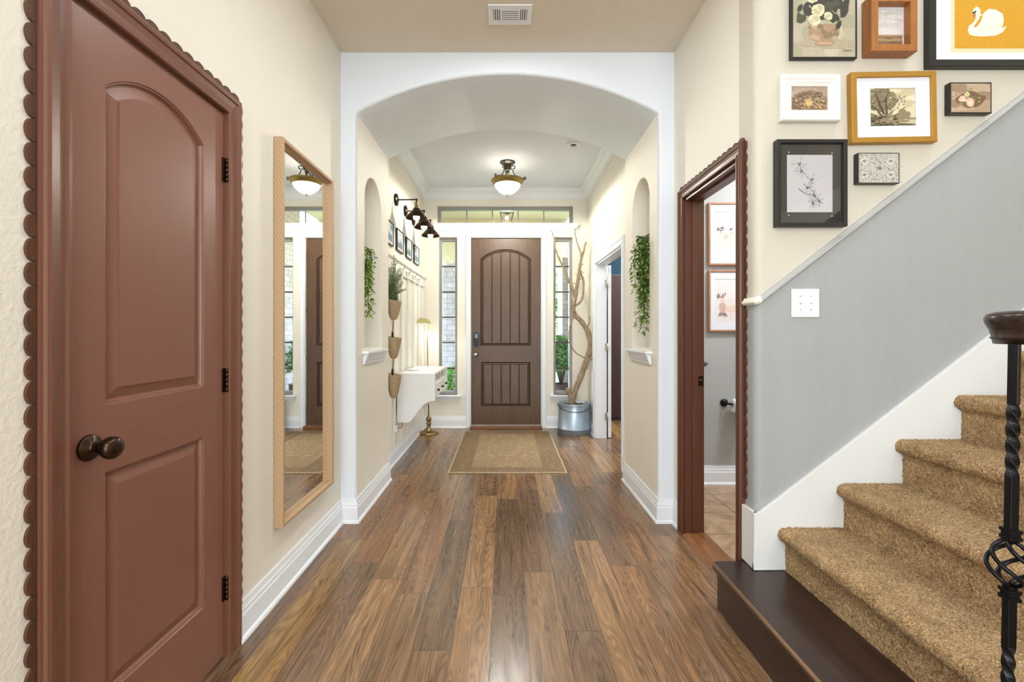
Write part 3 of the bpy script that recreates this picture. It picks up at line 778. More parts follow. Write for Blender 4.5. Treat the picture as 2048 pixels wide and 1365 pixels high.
pf = [(0, -.095), (.012, -.095), (.014, -.08), (.03, -.06), (.05, -.03), (.054, -.018), (.062, -.016), (.062, 0), (0, 0)]
sweep_xy(m, [(W3[0] - .04, YW), (W3[1] + .05, YW)], [(o, z + W3[2]) for o, z in pf]); m.box((W3[0], YW - .02, W3[2] - .018), (W3[1], YW + .06, W3[2] + .0005)); m.build('sill', M['trim'], t3)
# niche sills
def niche_sill(name, X, sg, label):
    m = MB(); Z = 1.10
    f = lambda a, b_, wv: (X + sg * a, wv, b_)
    m.box((X + sg * .046, 3.07, Z - .018), (X - sg * .105, 3.60, Z - .0005), bev=.004)
    m.prism(f, [(0, Z - .018), (.038, Z - .018), (.035, Z - .03), (.026, Z - .04), (.022, Z - .062), (.014, Z - .07), (.012, Z - .088), (0, Z - .088)], 3.095, 3.575)
    return struct(name, m, M['trim'], label, 'sill')
niche_sill('trim_4', AL, 1, 'small white ledge below the left niche'); niche_sill('trim_5', AR, -1, 'small white ledge below the right niche')

# ------------------------------------------------------------------ stairs
XN = 1.209; RUN = .2535; RISE = .1905
t = thing('staircase', 'brown carpeted staircase rising to the right with dark wood first step', 'staircase', (1.2, 1.4, 0))
m = MB()
tp = [(.924, 2.032), (.936, 2.048), (XR - SK, 2.048), (XR - SK, YS - SK), (XN + .02, YS - SK), (XN + .02, .72), (1.0, .70), (.924, .76)]
m.prism(lambda a, b_, wv: (a, b_, wv), tp, .172, .203)
st_ = m.build('starting_step', M['dark_wood'], t, bevel=.008)
m = MB(); m.rings([[(.9236, y, .1985), (.9236, y, .190), (.928, y, .190), (.934, y, .2034), (.9285, y, .2034)] for y in (2.030, .77)], True, 0, True, True, True); m.build('worn_edge', plain('worn_light_wood_edge', (128, 98, 72), .4, 0, 60, .35), st_)
m = MB(); m.prism(lambda a, b_, wv: (a, b_, wv), [(.945, 2.03), (XN + .01, 2.03), (XN + .01, .74), (.945, .78)], 0.0, .172)
m.build('riser_board', M['dark_wood'], st_)
import random as _r
_rg = _r.Random(3)
def step_profile(x, z0, rise, run):
    """riser, rounded nosing and tread as (x, z) points"""
    p = []; nose = .032; rad = .030; zt_ = z0 + rise
    for k in range(26): p.append((x, z0 - .02 + (rise - 2 * rad + .012) * k / 25))
    for k in range(13):
        p.append((x - nose + rad - rad * math.sin(PI * k / 12), zt_ - rad - rad * math.cos(PI * k / 12)))
    for k in range(1, 46): p.append((x - nose + rad + (run + nose - rad + .005) * k / 45, zt_))
    return p
NY = 230
for k in range(8):
    x = XN + RUN * k; z = .203 + RISE * (k) if k else .203
    z = .203 + (.389 - .203) * (1 if k else 0) + RISE * (k - 1 if k else 0)
    rise = (.389 - .203) if k == 0 else RISE
    prof = step_profile(x, z, rise, RUN)
    rows = []
    yA, yB = YS - SK - .001, .86
    fine = k < 5
    ny = NY if fine else 8
    for j in range(ny + 1):
        y = yA + (yB - yA) * j / ny; row = []
        for i, (a, b_) in enumerate(prof):
            q = .0032 if fine else 0
            row.append((a + _rg.uniform(-q, q), y + (_rg.uniform(-q, q) if 0 < j < ny else 0), b_ + _rg.uniform(-q, q)))
        rows.append(row)
    mm = MB(); mm.rings(rows, False, 0, True); mm.build('carpeted_step', M['carpet'], t, recalc=False)
m = MB()
sg_ = [(XN, 0.0)]
for k in range(8):
    zz = .203 + (.186 if k == 0 else .186 + RISE * k) - .004
    sg_ += [(XN + RUN * k, zz), (XN + RUN * (k + 1), zz)]
sg_ += [(XN + RUN * 8, 0)]
m.prism(lambda a, b_, wv: (a, wv, b_), sg_, .845, .862); m.build('stringer', M['trim'], t)

# railing
YV = .91
t = thing('stair_railing', 'dark wood handrail scroll on twisted black iron balusters at the stair foot', 'railing', (1.03, YV, .203))
sec = [(-.018, 0), (.018, 0), (.020, .010), (.024, .012), (.021, .016), (.024, .030), (.031, .045), (.032, .054), (.028, .062), (.016, .067), (0, .0685), (-.016, .067), (-.028, .062), (-.032, .054), (-.031, .045), (-.024, .030), (-.021, .016), (-.024, .012), (-.020, .010)]
pathv = []
cx_, cy_ = 1.092, .922
for k in range(48):
    a = R(-90 - 420 * (1 - k / 47)); rad = .022 + .032 * min(1, k / 20)
    pathv.append((cx_ + rad * math.cos(a), cy_ + rad * math.sin(a)))
ZR = 1.2125
last = Vector(pathv[-1])
ext = [(last.x + .05, last.y, ZR), (last.x + .12, last.y, ZR + .012), (last.x + .20, last.y, ZR + .05), (last.x + 2.4, last.y, ZR + .05 + 2.2 * .75)]
m = MB(); sweep_xy(m, [(p[0], p[1], ZR) for p in pathv] + ext, sec, 1, 0, True, True)
m.lathe([(0, 0), (.03, 0), (.034, .012), (.032, .03), (.036, .05), (.03, .064), (0, .068)], (cx_, cy_, ZR), n=24)
hr = m.build('handrail', M['rail_wood'], t)
def baluster(x, y, zb, ztop, lean):
    L = ztop - zb; m = MB(); hs = .0078
    def sect(z, ang, s=hs):
        return [(x + lean * (z - zb) / L + s * math.sqrt(2) * math.cos(ang + k * PI / 2), y + s * math.sqrt(2) * math.sin(ang + k * PI / 2), z) for k in range(4)]
    A0 = R(45 + 28)
    zs = lambda y_: zb + (pz(y_, YV) - .203) / (1.2125 - .203) * L
    z_tw1, z_tw0 = zs(808), zs(955); zk1, zk0 = zs(1082), zs(1172); z_tl1, z_tl0 = zs(1292), zs(1440)
    seg = [(ztop, A0), (z_tw1, A0)]
    for k in range(1, 41): seg.append((z_tw1 + (z_tw0 - z_tw1) * k / 40, A0 + 2 * PI * 1.15 * k / 40))
    A1 = seg[-1][1]; seg.append((zk1, A1))
    m.rings([sect(z, a) for z, a in seg], True, 0, False, True, True)
    seg = [(zk0, A1), (z_tl1, A1)]
    for k in range(1, 41): seg.append((z_tl1 + (z_tl0 - z_tl1) * k / 40, A1 + 2 * PI * 1.15 * k / 40))
    seg.append((zb, seg[-1][1])); m.rings([sect(z, a) for z, a in seg], True, 0, False, True, True)
    b = m.build('baluster', M['black_iron'], t, bevel=.0012)
    for za, zz in ((zs(1058), zs(1080)), (zs(1178), zs(1200))):
        c_ = MB(); d = (za - zz) / 3
        for q, sck in ((0, 1.5), (1, 1.25), (2, 1.5)): c_.rings([sect(zz + d * q, A1, hs * sck), sect(zz + d * (q + 1), A1, hs * sck)], True, 0, False, True, True)
        c_.build('collar', M['black_iron'], b)
    bk = MB()
    for s_ in range(4):
        pts = []
        for k in range(25):
            f = k / 24; z = zk1 + (zk0 - zk1) * f; rad = .006 + .028 * math.sin(PI * f) ** .8; a = s_ * PI / 2 + 3.4 * f + .3
            pts.append((x + lean * (z - zb) / L + rad * math.cos(a), y + rad * math.sin(a), z))
        bk.tube(pts, .0042, 8)
    bk.build('basket_twist', M['black_iron'], b)
baluster(.998, YV, .203, 1.2135, .020)
baluster(1.092, .868, .203, 1.2135, .0)
baluster(1.15, .945, .203, 1.2135, .0)
# ------------------------------------------------------------------ hall objects
# mirror
t = thing('wall_mirror', 'tall mirror in a peach woven frame on the left wall beyond the brown door', 'mirror', (XL, 2.40, .332))
y0, y1, z0, z1 = 2.089, 2.709, .332, 2.134
m = MB(); g = lambda a, b, wv: (XL + wv, a, b)
frame_loop(m, g, y0, y1, z0, z1, [(0, .002), (0, .040), (.003, .044), (.016, .044), (.020, .040), (.026, .012), (.026, .002)]); m.build('frame', M['rattan'], t)
MB().box((XL + .010, y0 + .02, z0 + .02), (XL + .0135, y1 - .02, z1 - .02)).build('mirror_glass', M['mirror'], t)
# ceiling vent
vx0, vx1, vy0, vy1 = -.098, .150, 2.505, 2.668
t = thing('ceiling_vent', 'white three-way air vent on the tan hall ceiling', 'vent', ((vx0 + vx1) / 2, (vy0 + vy1) / 2, HC - .012))
g = lambda a, b, wv: (a, b, HC - wv)
m = MB(); m.prism(g, rect(vx0, vx1, vy0, vy1), .0008, .009, holes=[rect(vx0 + .028, vx1 - .028, vy0 + .035, vy1 - .035)]); m.build('grille_plate', M['plate'], t, bevel=.003)
MB().box((vx0 + .02, vy0 + .025, HC - .003), (vx1 - .02, vy1 - .025, HC - .0006)).build('duct_opening', plain('dark_duct', (120, 116, 110), .8), t)
m = MB(); ca_, cb_ = vx0 + .072, vx1 - .072
for x in (ca_, cb_): m.box((x - .005, vy0 + .034, HC - .010), (x + .005, vy1 - .034, HC - .002))
for k in range(6):
    y = vy0 + .040 + (vy1 - vy0 - .08) * k / 5; m.box((ca_, y - .005, HC - .0105), (cb_, y + .004, HC - .0085))
for s_, xa in ((1, vx0 + .034), (-1, vx1 - .034)):
    for k in range(3):
        x = xa + s_ * .0125 * k; m.box((x - .003, vy0 + .034, HC - .010), (x + .003, vy1 - .034, HC - .003))
m.build('louvre', M['plate'], t)
# smoke detector base with a loose wire
t = thing('smoke_detector_base', 'round white ceiling bracket with a dangling wire on the entry ceiling', 'ceiling bracket', (.656, 4.39, HC - .016))
m = MB(); m.lathe([(.035, -.001), (.066, -.001), (.067, -.008), (.058, -.014), (.038, -.015), (.035, -.001)], (.656, 4.39, HC), n=30); m.build('bracket_ring', M['plate'], t)
m = MB(); m.lathe([(0, -.001), (.022, -.001), (.02, -.012), (0, -.012)], (.656, 4.39, HC), n=18); m.build('junction_box', M['black_iron'], t)
m = MB(); m.tube(smooth_path([(.656, 4.39, HC - .01), (.66, 4.385, HC - .04), (.668, 4.38, HC - .055), (.664, 4.38, HC - .085)]), .0028, 6); m.build('wire', M['plate'], t)
# pendant
LX, LY = .022, 4.86
dk_ = plain('dark_patina_bronze', (44, 40, 32), .5, .5, 30, .15)
t = thing('pendant_light', 'semi-flush ceiling light with frosted bowl and scrolled bronze arms in the entry', 'ceiling light', (LX, LY, 2.66))
m = MB(); m.lathe([(0, 0), (.082, 0), (.084, -.006), (.074, -.014), (.05, -.022), (.040, -.028), (.042, -.05), (.036, -.07), (.030, -.078), (.032, -.086), (.022, -.094), (0, -.096)], (LX, LY, HC), n=32); m.build('canopy', dk_, t)
m = MB(); m.tube([(LX, LY, HC - .09), (LX, LY, 2.72)], .007, 10); m.lathe([(0, .02), (.012, .02), (.018, 0), (.012, -.02), (0, -.02)], (LX, LY, 2.93)); m.build('stem', dk_, t)
bg_ = translucent_glow('glowing_frosted_glass', (255, 238, 205), 1.6)
m = MB(); m.lathe([(.139, 2.800), (.132, 2.782), (.118, 2.760), (.092, 2.734), (.058, 2.712), (.022, 2.702), (0, 2.7015)], (LX, LY, 0), n=40); m.build('glass_bowl', bg_, t)
m = MB(); m.lathe([(.170, 2.850), (.176, 2.846), (.172, 2.836), (.162, 2.818), (.148, 2.804), (.141, 2.797), (.137, 2.799), (.146, 2.808), (.158, 2.822), (.167, 2.840), (.170, 2.850)], (LX, LY, 0), n=40); m.build('bowl_rim', plain('olive_brass', (142, 120, 66), .35, .8, 30, .1), t)
m = MB(); m.lathe([(0, 2.708), (.018, 2.705), (.020, 2.697), (.011, 2.690), (.013, 2.682), (.006, 2.674), (0, 2.671)], (LX, LY, 0), n=16); m.build('finial', M['silver'], t)
for k in range(3):
    a = R(-12 + 120 * k); d = Vector((math.cos(a), math.sin(a), 0)); c0 = Vector((LX, LY, 0))
    pr = [(.03, 2.985), (.062, 3.0), (.08, 2.985), (.072, 2.965), (.06, 2.975)]
    main = [(.03, 2.975), (.055, 2.955), (.062, 2.925), (.085, 2.89), (.13, 2.868), (.172, 2.855), (.19, 2.842), (.196, 2.862), (.184, 2.870), (.178, 2.860)]
    m = MB(); 
    for q in (pr, main): m.tube(smooth_path([c0 + d * r + Vector((0, 0, z)) for r, z in q], 5), .0052, 8)
    m.build('scroll_arm', dk_, t)
lamp('pendant_light_glow', 'SPOT', (LX, LY, 2.755), (0, 0, 0), 85, (.98, .98, .94), radius=.05).data.spot_size = R(178)
lamp('pendant_light_upglow', 'POINT', (LX, LY, 2.76), (0, 0, 0), .4, (1, .97, .93), radius=.06)

# ------------------------------------------------------------------ entry left wall: panelling, pictures, hooks, sconces
t = thing('board_and_batten_panel', 'cream board and batten panelling below a ledge on the entry left wall', 'wall panelling', (EL, 4.8, .15))
m = MB(); m.box((EL, YB, .15), (EL + .004, YW - .001, 1.80)); m.build('backing_board', M['wainscot'], t)
for k in range(7):
    y = 3.93 + .3005 * k; MB().box((EL + .004, y - .026, .151), (EL + .026, y + .026, 1.79)).build('batten', M['wainscot'], t, bevel=.001)
MB().box((EL, YB, 1.79), (EL + .028, YW - .001, 1.885), bev=.002).build('top_rail', M['wainscot'], t)
m = MB(); m.prism(lambda a, b, wv: (EL + a, wv, b), [(0, 1.885), (.03, 1.885), (.045, 1.897), (.048, 1.904), (.048, 1.910), (0, 1.910)], YB, YW - .002); m.build('ledge', M['wainscot'], t)
def hook(y, lab):
    r = thing('coat_hook', lab, 'hook', (EL + .028, y, 1.82), group='double coat hooks along the entry panelling rail'); m = MB()
    m.box((0, -.011, -.012), (.004, .011, .034), bev=.001)
    m.tube(smooth_path([(.003, 0, .018), (.03, 0, .012), (.046, 0, .026), (.05, 0, .042)]), .004, 8); m.sphere((.05, 0, .044), .0062, 6)
    m.tube(smooth_path([(.003, 0, .004), (.016, 0, -.016), (.03, 0, -.012), (.033, 0, .004)]), .0035, 8); m.sphere((.033, 0, .005), .005, 6)
    m.build('hook_body', M['silver'], r, local=True); return r
for y, lab in zip((4.09, 4.40, 4.68, 4.98, 5.26), ('silver coat hook holding the rope of the hanging baskets', 'silver coat hook above the rosemary plant on the entry rail', 'silver coat hook on the entry rail, third from the arch', 'silver coat hook on the entry rail, second from the front wall corner', 'silver coat hook on the entry rail nearest the front wall corner')):
    hook(y, lab)
def framed(name, label, group, maploc, w_, h_, d, fw, matw, fmat, prints, mats, frame_prof=None, mat_mat=None, glass=False, recess=None, rot=0, cat='picture'):
    """framed picture built in local (u across, v up, w out); maploc(u, v, w) -> world; prints(MB, fn, iw, ih) paints the print"""
    base = Vector(maploc(0, 0, 0)); t = thing(name, label, cat, base, group=group)
    cr, sr = math.cos(rot), math.sin(rot)
    def fn(a, b, wv):
        b2 = b - h_ / 2; return maploc(a * cr - b2 * sr, a * sr + b2 * cr + h_ / 2, wv)
    prof = frame_prof or [(0, .001), (0, d - .002), (.002, d), (fw - .002, d), (fw, d - .002), (fw, .001)]
    m = MB(); frame_loop(m, fn, -w_ / 2, w_ / 2, 0, h_, prof); m.build('frame', fmat, t)
    rc = d - (recess if recess is not None else min(.008, d * .5))
    if matw:
        iw, ih = w_ / 2 - fw - matw[0], (fw + matw[1], h_ - fw - matw[2])
        m = MB(); m.prism(fn, rect(-w_ / 2 + fw - .001, w_ / 2 - fw + .001, fw - .001, h_ - fw + .001), rc - .004, rc, holes=[rect(-iw, iw, ih[0], ih[1])]); m.build('mat_board', mat_mat or M['paper'], t)
        a0, a1, b0, b1 = -iw, iw, ih[0], ih[1]; pw = rc - .003
    else: a0, a1, b0, b1 = -w_ / 2 + fw, w_ / 2 - fw, fw, h_ - fw; pw = rc
    m = MB()
    W_, H_ = a1 - a0, b1 - b0
    m.prism(fn, rect(a0 - .002, a1 + .002, b0 - .002, b1 + .002), max(.001, pw - .003), pw)
    lay = [0]
    def poly(pts, mi, flat=False):
        lay[0] += not flat; wv = pw + .00025 + .000012 * lay[0]
        q = [(a0 + min(1, max(0, u)) * W_, b0 + min(1, max(0, v)) * H_) for u, v in pts]
        m.prism(fn, q, wv, wv, mi=mi, caps=(1, 0), sides=False)
    prints(poly)
    o = m.build('print', mats, t, recalc=False)
    if glass: MB().prism(fn, rect(-w_ / 2 + fw, w_ / 2 - fw, fw, h_ - fw), rc + .003, rc + .0045).build('glazing', M['glass'], t)
    return t
def blob(cx, cy, rx, ry, rg, n=14, j=.25):
    return [(cx + rx * (1 + rg.uniform(-j, j)) * math.cos(2 * PI * k / n), cy + ry * (1 + rg.uniform(-j, j)) * math.sin(2 * PI * k / n)) for k in range(n)]
def stroke(pts, wd, taper=True):
    L, Rr = [], []
    for i, p in enumerate(pts):
        a, b = pts[max(i - 1, 0)], pts[min(i + 1, len(pts) - 1)]
        dx, dy = b[0] - a[0], b[1] - a[1]; l = math.hypot(dx, dy) or 1
        w_ = wd * (1 - .75 * i / (len(pts) - 1)) if taper else wd
        L.append((p[0] - dy / l * w_, p[1] + dx / l * w_)); Rr.append((p[0] + dy / l * w_, p[1] - dx / l * w_))
    return L + Rr[::-1]
def leafpoly(x, y, ang, l, wd):
    c, s = math.cos(ang), math.sin(ang)
    return [(x + c * u * l - s * v * wd, y + s * u * l + c * v * wd) for u, v in ((0, 0), (.3, .45), (.65, .42), (1, 0), (.65, -.42), (.3, -.45))]
# four small framed photographs above the panelling
def photo_print(seed):
    def f(poly):
        rg = random.Random(seed)
        poly(rect(.10, .90, .12, .88), 1); poly([(.10, .12), (.9, .12), (.9, .38 + .1 * rg.random()), (.55, .45), (.3, .36), (.10, .44)], 2)
        for k in range(4): poly(blob(rg.uniform(.2, .8), rg.uniform(.55, .8), .1, .04, rg), 3)
        poly(blob(rg.uniform(.35, .6), .4, .09, .14, rg), 2)
    return f
sea = [M['paper'], ink((178, 198, 210)), ink((104, 128, 138)), ink((222, 230, 234))]
for k, lab in enumerate(('black framed blue photograph nearest the arch in the row of four', 'black framed photograph second from the arch in the row of four', 'black framed photograph third from the arch in the row of four', 'black framed photograph nearest the front wall in the row of four')):
    yc = 4.063 + .412 * k
    framed('framed_photo', lab, 'row of framed photographs above the panelling', lambda a, b, wv, yc=yc: (EL + wv, yc + a, 2.013 + b), .27, .212, .02, .012, None, M['black'], photo_print(k), sea, recess=.006)
# sconces
def sconce(y, lab):
    t = thing('wall_sconce', lab, 'wall lamp', (EL, y, 2.49), group='row of barn-style wall sconces')
    m = MB(); m.lathe([(0, 0), (.058, 0), (.058, .016), (.05, .022), (.015, .024), (.012, .034), (0, .034)], (0, 0, 0), 'X', 30); m.build('wall_plate', M['bronze'], t, local=True)
    m = MB(); m.tube([(.03, 0, 0), (.200, 0, .002)], .0062, 10); m.sphere((.201, 0, .001), .012, 8); m.tube([(.201, 0, 0), (.201, 0, -.03)], .0065, 10); m.build('arm', M['bronze'], t, local=True)
    m = MB(); m.lathe([(0, -.026), (.017, -.026), (.019, -.033), (.016, -.04), (.019, -.047), (.019, -.07), (.023, -.075), (.023, -.085), (0, -.085)], (.201, 0, 0), n=22); m.build('socket', M['brass'], t, local=True)
    m = MB(); m.lathe([(.020, -.080), (.030, -.082), (.034, -.094), (.040, -.098), (.100, -.166), (.103, -.178), (.101, -.178), (.097, -.167), (.038, -.101), (.020, -.084)], (.201, 0, 0), n=36); m.build('shade', M['bronze'], t, local=True)
    m = MB(); m.sphere((.201, 0, -.168), .033, 12); m.lathe([(.014, -.10), (.014, -.135)], (.201, 0, 0), n=14); m.build('bulb', M['bulb'], t, local=True)
    return t
for y, lab in zip((4.34, 4.745, 5.15), ('dark barn wall sconce with brass socket nearest the arch', 'dark barn wall sconce in the middle of the row of three', 'dark barn wall sconce nearest the front wall')): sconce(y, lab)

# hanging baskets
bx, by = -.972, 3.955
def hang_pot(zt, zb, lab, fill):
    t = thing('hanging_basket', lab, 'hanging planter', (bx, by, zb), group='string of woven hanging baskets')
    h = zt - zb; ry_ = .083; rx_ = .068
    def ring(f, s=1.0, tilt=0):
        return [(bx + (rx_ * s * math.cos(2 * PI * k / 28)) + (0), by + ry_ * s * math.sin(2 * PI * k / 28), zb + h * f - .012 * f * (math.cos(2 * PI * k / 28))) for k in range(28)]
    prof = []
    nr = 26
    for i in range(nr + 1):
        f = i / nr; s = (.28 + .72 * f ** .62) if f > .02 else .2
        prof.append(ring(f, s + .012 * (i % 2)))
    m = MB(); m.rings(prof + [ring(1.0, .93), ring(.9, .88), ring(.8, .8)], True, 0, True, True, False); m.build('pot', M['basket'], t)
    m = MB(); m.rings([ring(.86, .9)], True, 0, False, True, False) if False else m.lathe([(0, 0), (.05, .0), (.062, -.006)], (bx, by, zb + h * .86), n=20)
    m.build('soil', M['soil'], t)
    return t
pots = [(1.505, 1.335, 'tan hanging basket planted with rosemary, topmost of the string'), (1.185, .997, 'tan empty hanging basket in the middle of the string'), (.862, .655, 'tan hanging basket with dry moss, lowest of the string')]
pt = [hang_pot(a, b, l, None) for a, b, l in pots]
m = MB()
hookp = (EL + .06, 4.09, 1.832)
m.tube([hookp, (bx - .02, by + .02, 1.49)], .003, 6); m.tube([hookp, (bx + .02, by - .04, 1.49)], .003, 6)
m.build('hanging_rope', M['stem'], pt[0])
for i in (1, 2):
    m = MB(); zt = pots[i][0]; zb_ = pots[i - 1][1]
    m.tube([(bx, by, zb_ + .004), (bx - .01, by, zt + .03)], .003, 6); m.lathe([(0, .036), (.008, .036), (.01, .0), (.008, -.03), (0, -.03)], (bx - .01, by, zt + .01), n=10)
    m.tube([(bx - .01, by, zt - .015), (bx - .01, by, zt - .045)], .003, 6)
    m.build('hanging_rope', M['bronze'], pt[i])
# rosemary
t = thing('rosemary_plant', 'spiky grey-green rosemary growing from the top hanging basket', 'plant', (bx, by, 1.48)); rg = random.Random(5)
ms, ml = MB(), MB()
for k in range(46):
    a = rg.uniform(0, 2 * PI); s = rg.uniform(.2, 1); H = rg.uniform(.12, .40) * (1.15 - .5 * s)
    dx = .13 * s * math.cos(a); dx = dx if dx > -.06 else -.05; dx *= 1.1; dy = .15 * s * math.sin(a)
    p0 = Vector((bx + rg.uniform(-.03, .03), by + rg.uniform(-.03, .03), 1.475)); p2 = p0 + Vector((dx, dy, H)); p1 = p0 + Vector((dx * .35, dy * .35, H * .6))
    pts = smooth_path([p0, p1, p2], 6); ms.tube(pts, lerp_list([.0028, .001], len(pts)), 5)
    for i in range(2, len(pts)):
        for q in range(5):
            b = pts[i] + Vector((rg.uniform(-.004, .004), rg.uniform(-.004, .004), rg.uniform(-.012, .012)))
            d = Vector((rg.uniform(-1, 1), rg.uniform(-1, 1), rg.uniform(.2, 1.0))).normalized() * rg.uniform(.014, .028); sd = d.orthogonal().normalized() * .0028
            if b.x + d.x < EL + .03: d.x = abs(d.x)
            ml.add([b, b + d * .5 + sd, b + d, b + d * .5 - sd], [(0, 1, 2, 3)])
ms.build('stem', M['stem'], t); ml.build('foliage', M['sage'], t, recalc=False)

# wall-mounted desk
t = thing('wall_desk', 'white wall-mounted desk with three small drawers under the sconces', 'desk', (EL + .022, 4.76, .37))
xw, xf, ya, yb, zt = EL + .0225, -.668, 4.31, 5.21, .835
side_p = [(xw, zt), (xf - .018, zt), (xf - .004, zt - .006), (xf, zt - .02), (xf, zt - .258), (xf - .04, zt - .262), (xf - .075, zt - .275), (xf - .115, zt - .305), (xf - .155, zt - .355), (xf - .195, zt - .41), (xf - .225, zt - .45), (xf - .25, zt - .466), (xw, zt - .466)]
for y in (ya, yb - .02):
    m = MB(); m.prism(lambda a, b, wv: (a, wv, b), side_p, y, y + .02); m.build('side_panel', M['white'], t, bevel=.002)
MB().box((xw, ya + .0205, zt - .02), (xf - .002, yb - .0205, zt - .0005)).build('desk_top', M['white'], t)
MB().box((xw, ya + .0205, zt - .11), (xf - .03, yb - .0205, zt - .095)).build('shelf', M['white'], t)
MB().box((xw, ya + .0205, zt - .255), (xf - .03, yb - .0205, zt - .24)).build('bottom_panel', M['white'], t)
for k in range(1, 3):
    y = ya + .0205 + (yb - ya - .041) * k / 3; MB().box((xw, y - .008, zt - .24), (xf - .022, y + .008, zt - .02)).build('divider', M['white'], t)
MB().box((xw, ya + .0205, zt - .4), (xw + .012, yb - .0205, zt - .256)).build('back_panel', M['white'], t)
for k in range(3):
    w_ = (yb - ya - .041) / 3; y = ya + .0205 + w_ * k
    d = MB().box((xf - .03, y + .006, zt - .238), (xf - .006, y + w_ - .006, zt - .112), bev=.002).build('drawer', M['white'], t)
    m = MB(); m.lathe([(0, 0), (.006, 0), (.006, .012), (.013, .016), (.014, .022), (.01, .027), (0, .028)], (xf - .006, y + w_ / 2, zt - .175), 'X', 16); m.build('knob', M['black_iron'], d)
# round white dish on the desk
m = MB(); m.lathe([(0, .0), (.058, 0), (.064, .006), (.064, .012), (.058, .015), (0, .015)], (-.94, 4.655, zt + .0005), n=30)
tag(m.build('round_dish', M['plate']), 'small round white disc lying on the white wall desk', 'dish')
# floor lamp
fx, fy = -.928, 5.50
t = thing('pharmacy_floor_lamp', 'slender brass floor lamp with half-round shade in the front left corner', 'floor lamp', (fx, fy, 0))
m = MB(); m.lathe([(0, .0), (.122, 0), (.126, .008), (.118, .018), (.112, .022), (.09, .028), (.05, .042), (.03, .065), (.02, .10), (.03, .112), (.032, .125), (.018, .137), (.026, .15), (.034, .165), (.034, .18), (.022, .195), (.014, .205), (.016, .215), (.010, .228), (0, .23)], (fx, fy, 0), n=36); m.build('base', M['brass'], t)
m = MB(); m.tube([(fx, fy, .22), (fx - .022, fy, 1.36)], .0068, 12); m.sphere((fx - .022, fy, 1.365), .011, 8); m.tube([(fx - .022, fy, 1.365), (fx - .05, fy, 1.37)], .006, 8); m.build('pole', M['brass'], t)
sx, sy0, sy1, sz = fx - .062, fy - .115, fy + .115, 1.325
def half(r, y, n=18): return [(sx + r * math.cos(PI * k / n), y, sz + r * .95 * math.sin(PI * k / n)) for k in range(n + 1)]
m = MB(); m.rings([half(.070, sy0), half(.070, sy1)], False, 0, True); m.rings([half(.067, sy0), half(.067, sy1)], False, 0, True)
for y in (sy0, sy1): m.prism(lambda a, b, wv: (a, wv, b), [(p[0], p[2]) for p in half(.070, y)], y, y + .002)
m.build('shade', plain('pale_olive_enamel', (196, 188, 120), .35), t)
m = MB(); m.rings([[(sx - .073, y, sz - .006), (sx - .073, y, sz + .006), (sx + .073, y, sz + .006), (sx + .073, y, sz - .006)] for y in (sy0 - .004, sy0 + .004)], True, 0, False, True, True)
m.rings([half(.0735, sy0 - .004), half(.0735, sy0 + .004)], False, 0); m.rings([half(.0685, sy0 - .004), half(.0685, sy0 + .004)], False, 0)
m.build('shade_rim', M['plate'], t)
m = MB(); m.tube([(sx, sy0 + .03, sz + .025), (sx, sy1 - .03, sz + .025)], .014, 12); m.build('bulb', emit('lit_lamp_tube', (255, 248, 236), 12), t)
m = MB(); m.tube([(sx + .028, fy - .05, sz + .01), (sx + .03, fy - .05, 1.02)], .0015, 5); m.sphere((sx + .03, fy - .05, .93 + .08), .010, 8); m.build('pull_chain', M['plate'], t)
lamp('floor_lamp_glow', 'SPOT', (sx, fy, sz + .005), (R(0), R(0), 0), 4, (1, .97, .90), radius=.04).data.spot_size = R(150)
# outlet with a plug
t = thing('wall_outlet', 'white plug and cord in the wall outlet below the desk', 'outlet', (EL + .006, 4.235, .30))
MB().box((EL + .0065, 4.20, .275), (EL + .012, 4.27, .39), bev=.002).build('cover_plate', M['plate'], t)
MB().box((EL + .012, 4.212, .30), (EL + .045, 4.258, .355), bev=.005).build('plug', M['plate'], t)
m = MB(); m.tube(smooth_path([(EL + .044, 4.236, .335), (EL + .07, 4.25, .335), (EL + .066, 4.32, .33), (EL + .05, 4.40, .36), (EL + .04, 4.50, .52), (EL + .04, 4.55, .578)]), .004, 8); m.build('cord', M['brass'], t)

# rug
rx0, rx1, ry0, ry1 = px(895, 3.947), px(1135, 3.947), 3.947, 5.585
m = MB(); m.box((rx0, ry0, .0005), (rx1, ry1, .009), bev=.003)
tag(m.build('entry_rug', mk_rug((rx1 - rx0) / 2, (ry1 - ry0) / 2)), 'faded beige and brown patterned rug on the wood floor before the front door', 'rug')

# bucket with dry branch
ux, uy = px(1147.5, 5.58), 5.56
t = thing('metal_bucket', 'galvanised steel bucket with a bail handle by the front door', 'bucket', (ux, uy, 0))
m = MB(); m.lathe([(0, .001), (.196, .001), (.2, .006), (.2, .055), (.205, .058), (.205, .064), (.2, .067), (.190, .30), (.184, .345), (.186, .35), (.186, .362), (.181, .364), (.178, .36), (.178, .30), (0, .30)], (ux, uy, 0), n=48); m.build('pail', M['galv'], t)
m = MB(); pts = []
for k in range(25):
    a = PI + PI * k / 24; pts.append((ux + .196 * math.cos(a), uy + .196 * math.sin(a) * (.995), .338 - .062 * math.sin(PI * k / 24)))
m.tube(pts, .0055, 8)
for s_ in (-1, 1): m.sphere((ux + .19 * s_, uy, .338), .014, 8)
m.build('bail_handle', plain('dark_steel_wire', (98, 104, 110), .4, .8), t)
m = MB(); m.lathe([(0, .325), (.09, .33), (.16, .322), (.177, .312), (.177, .302)], (ux, uy, 0), n=30); rg = random.Random(2)
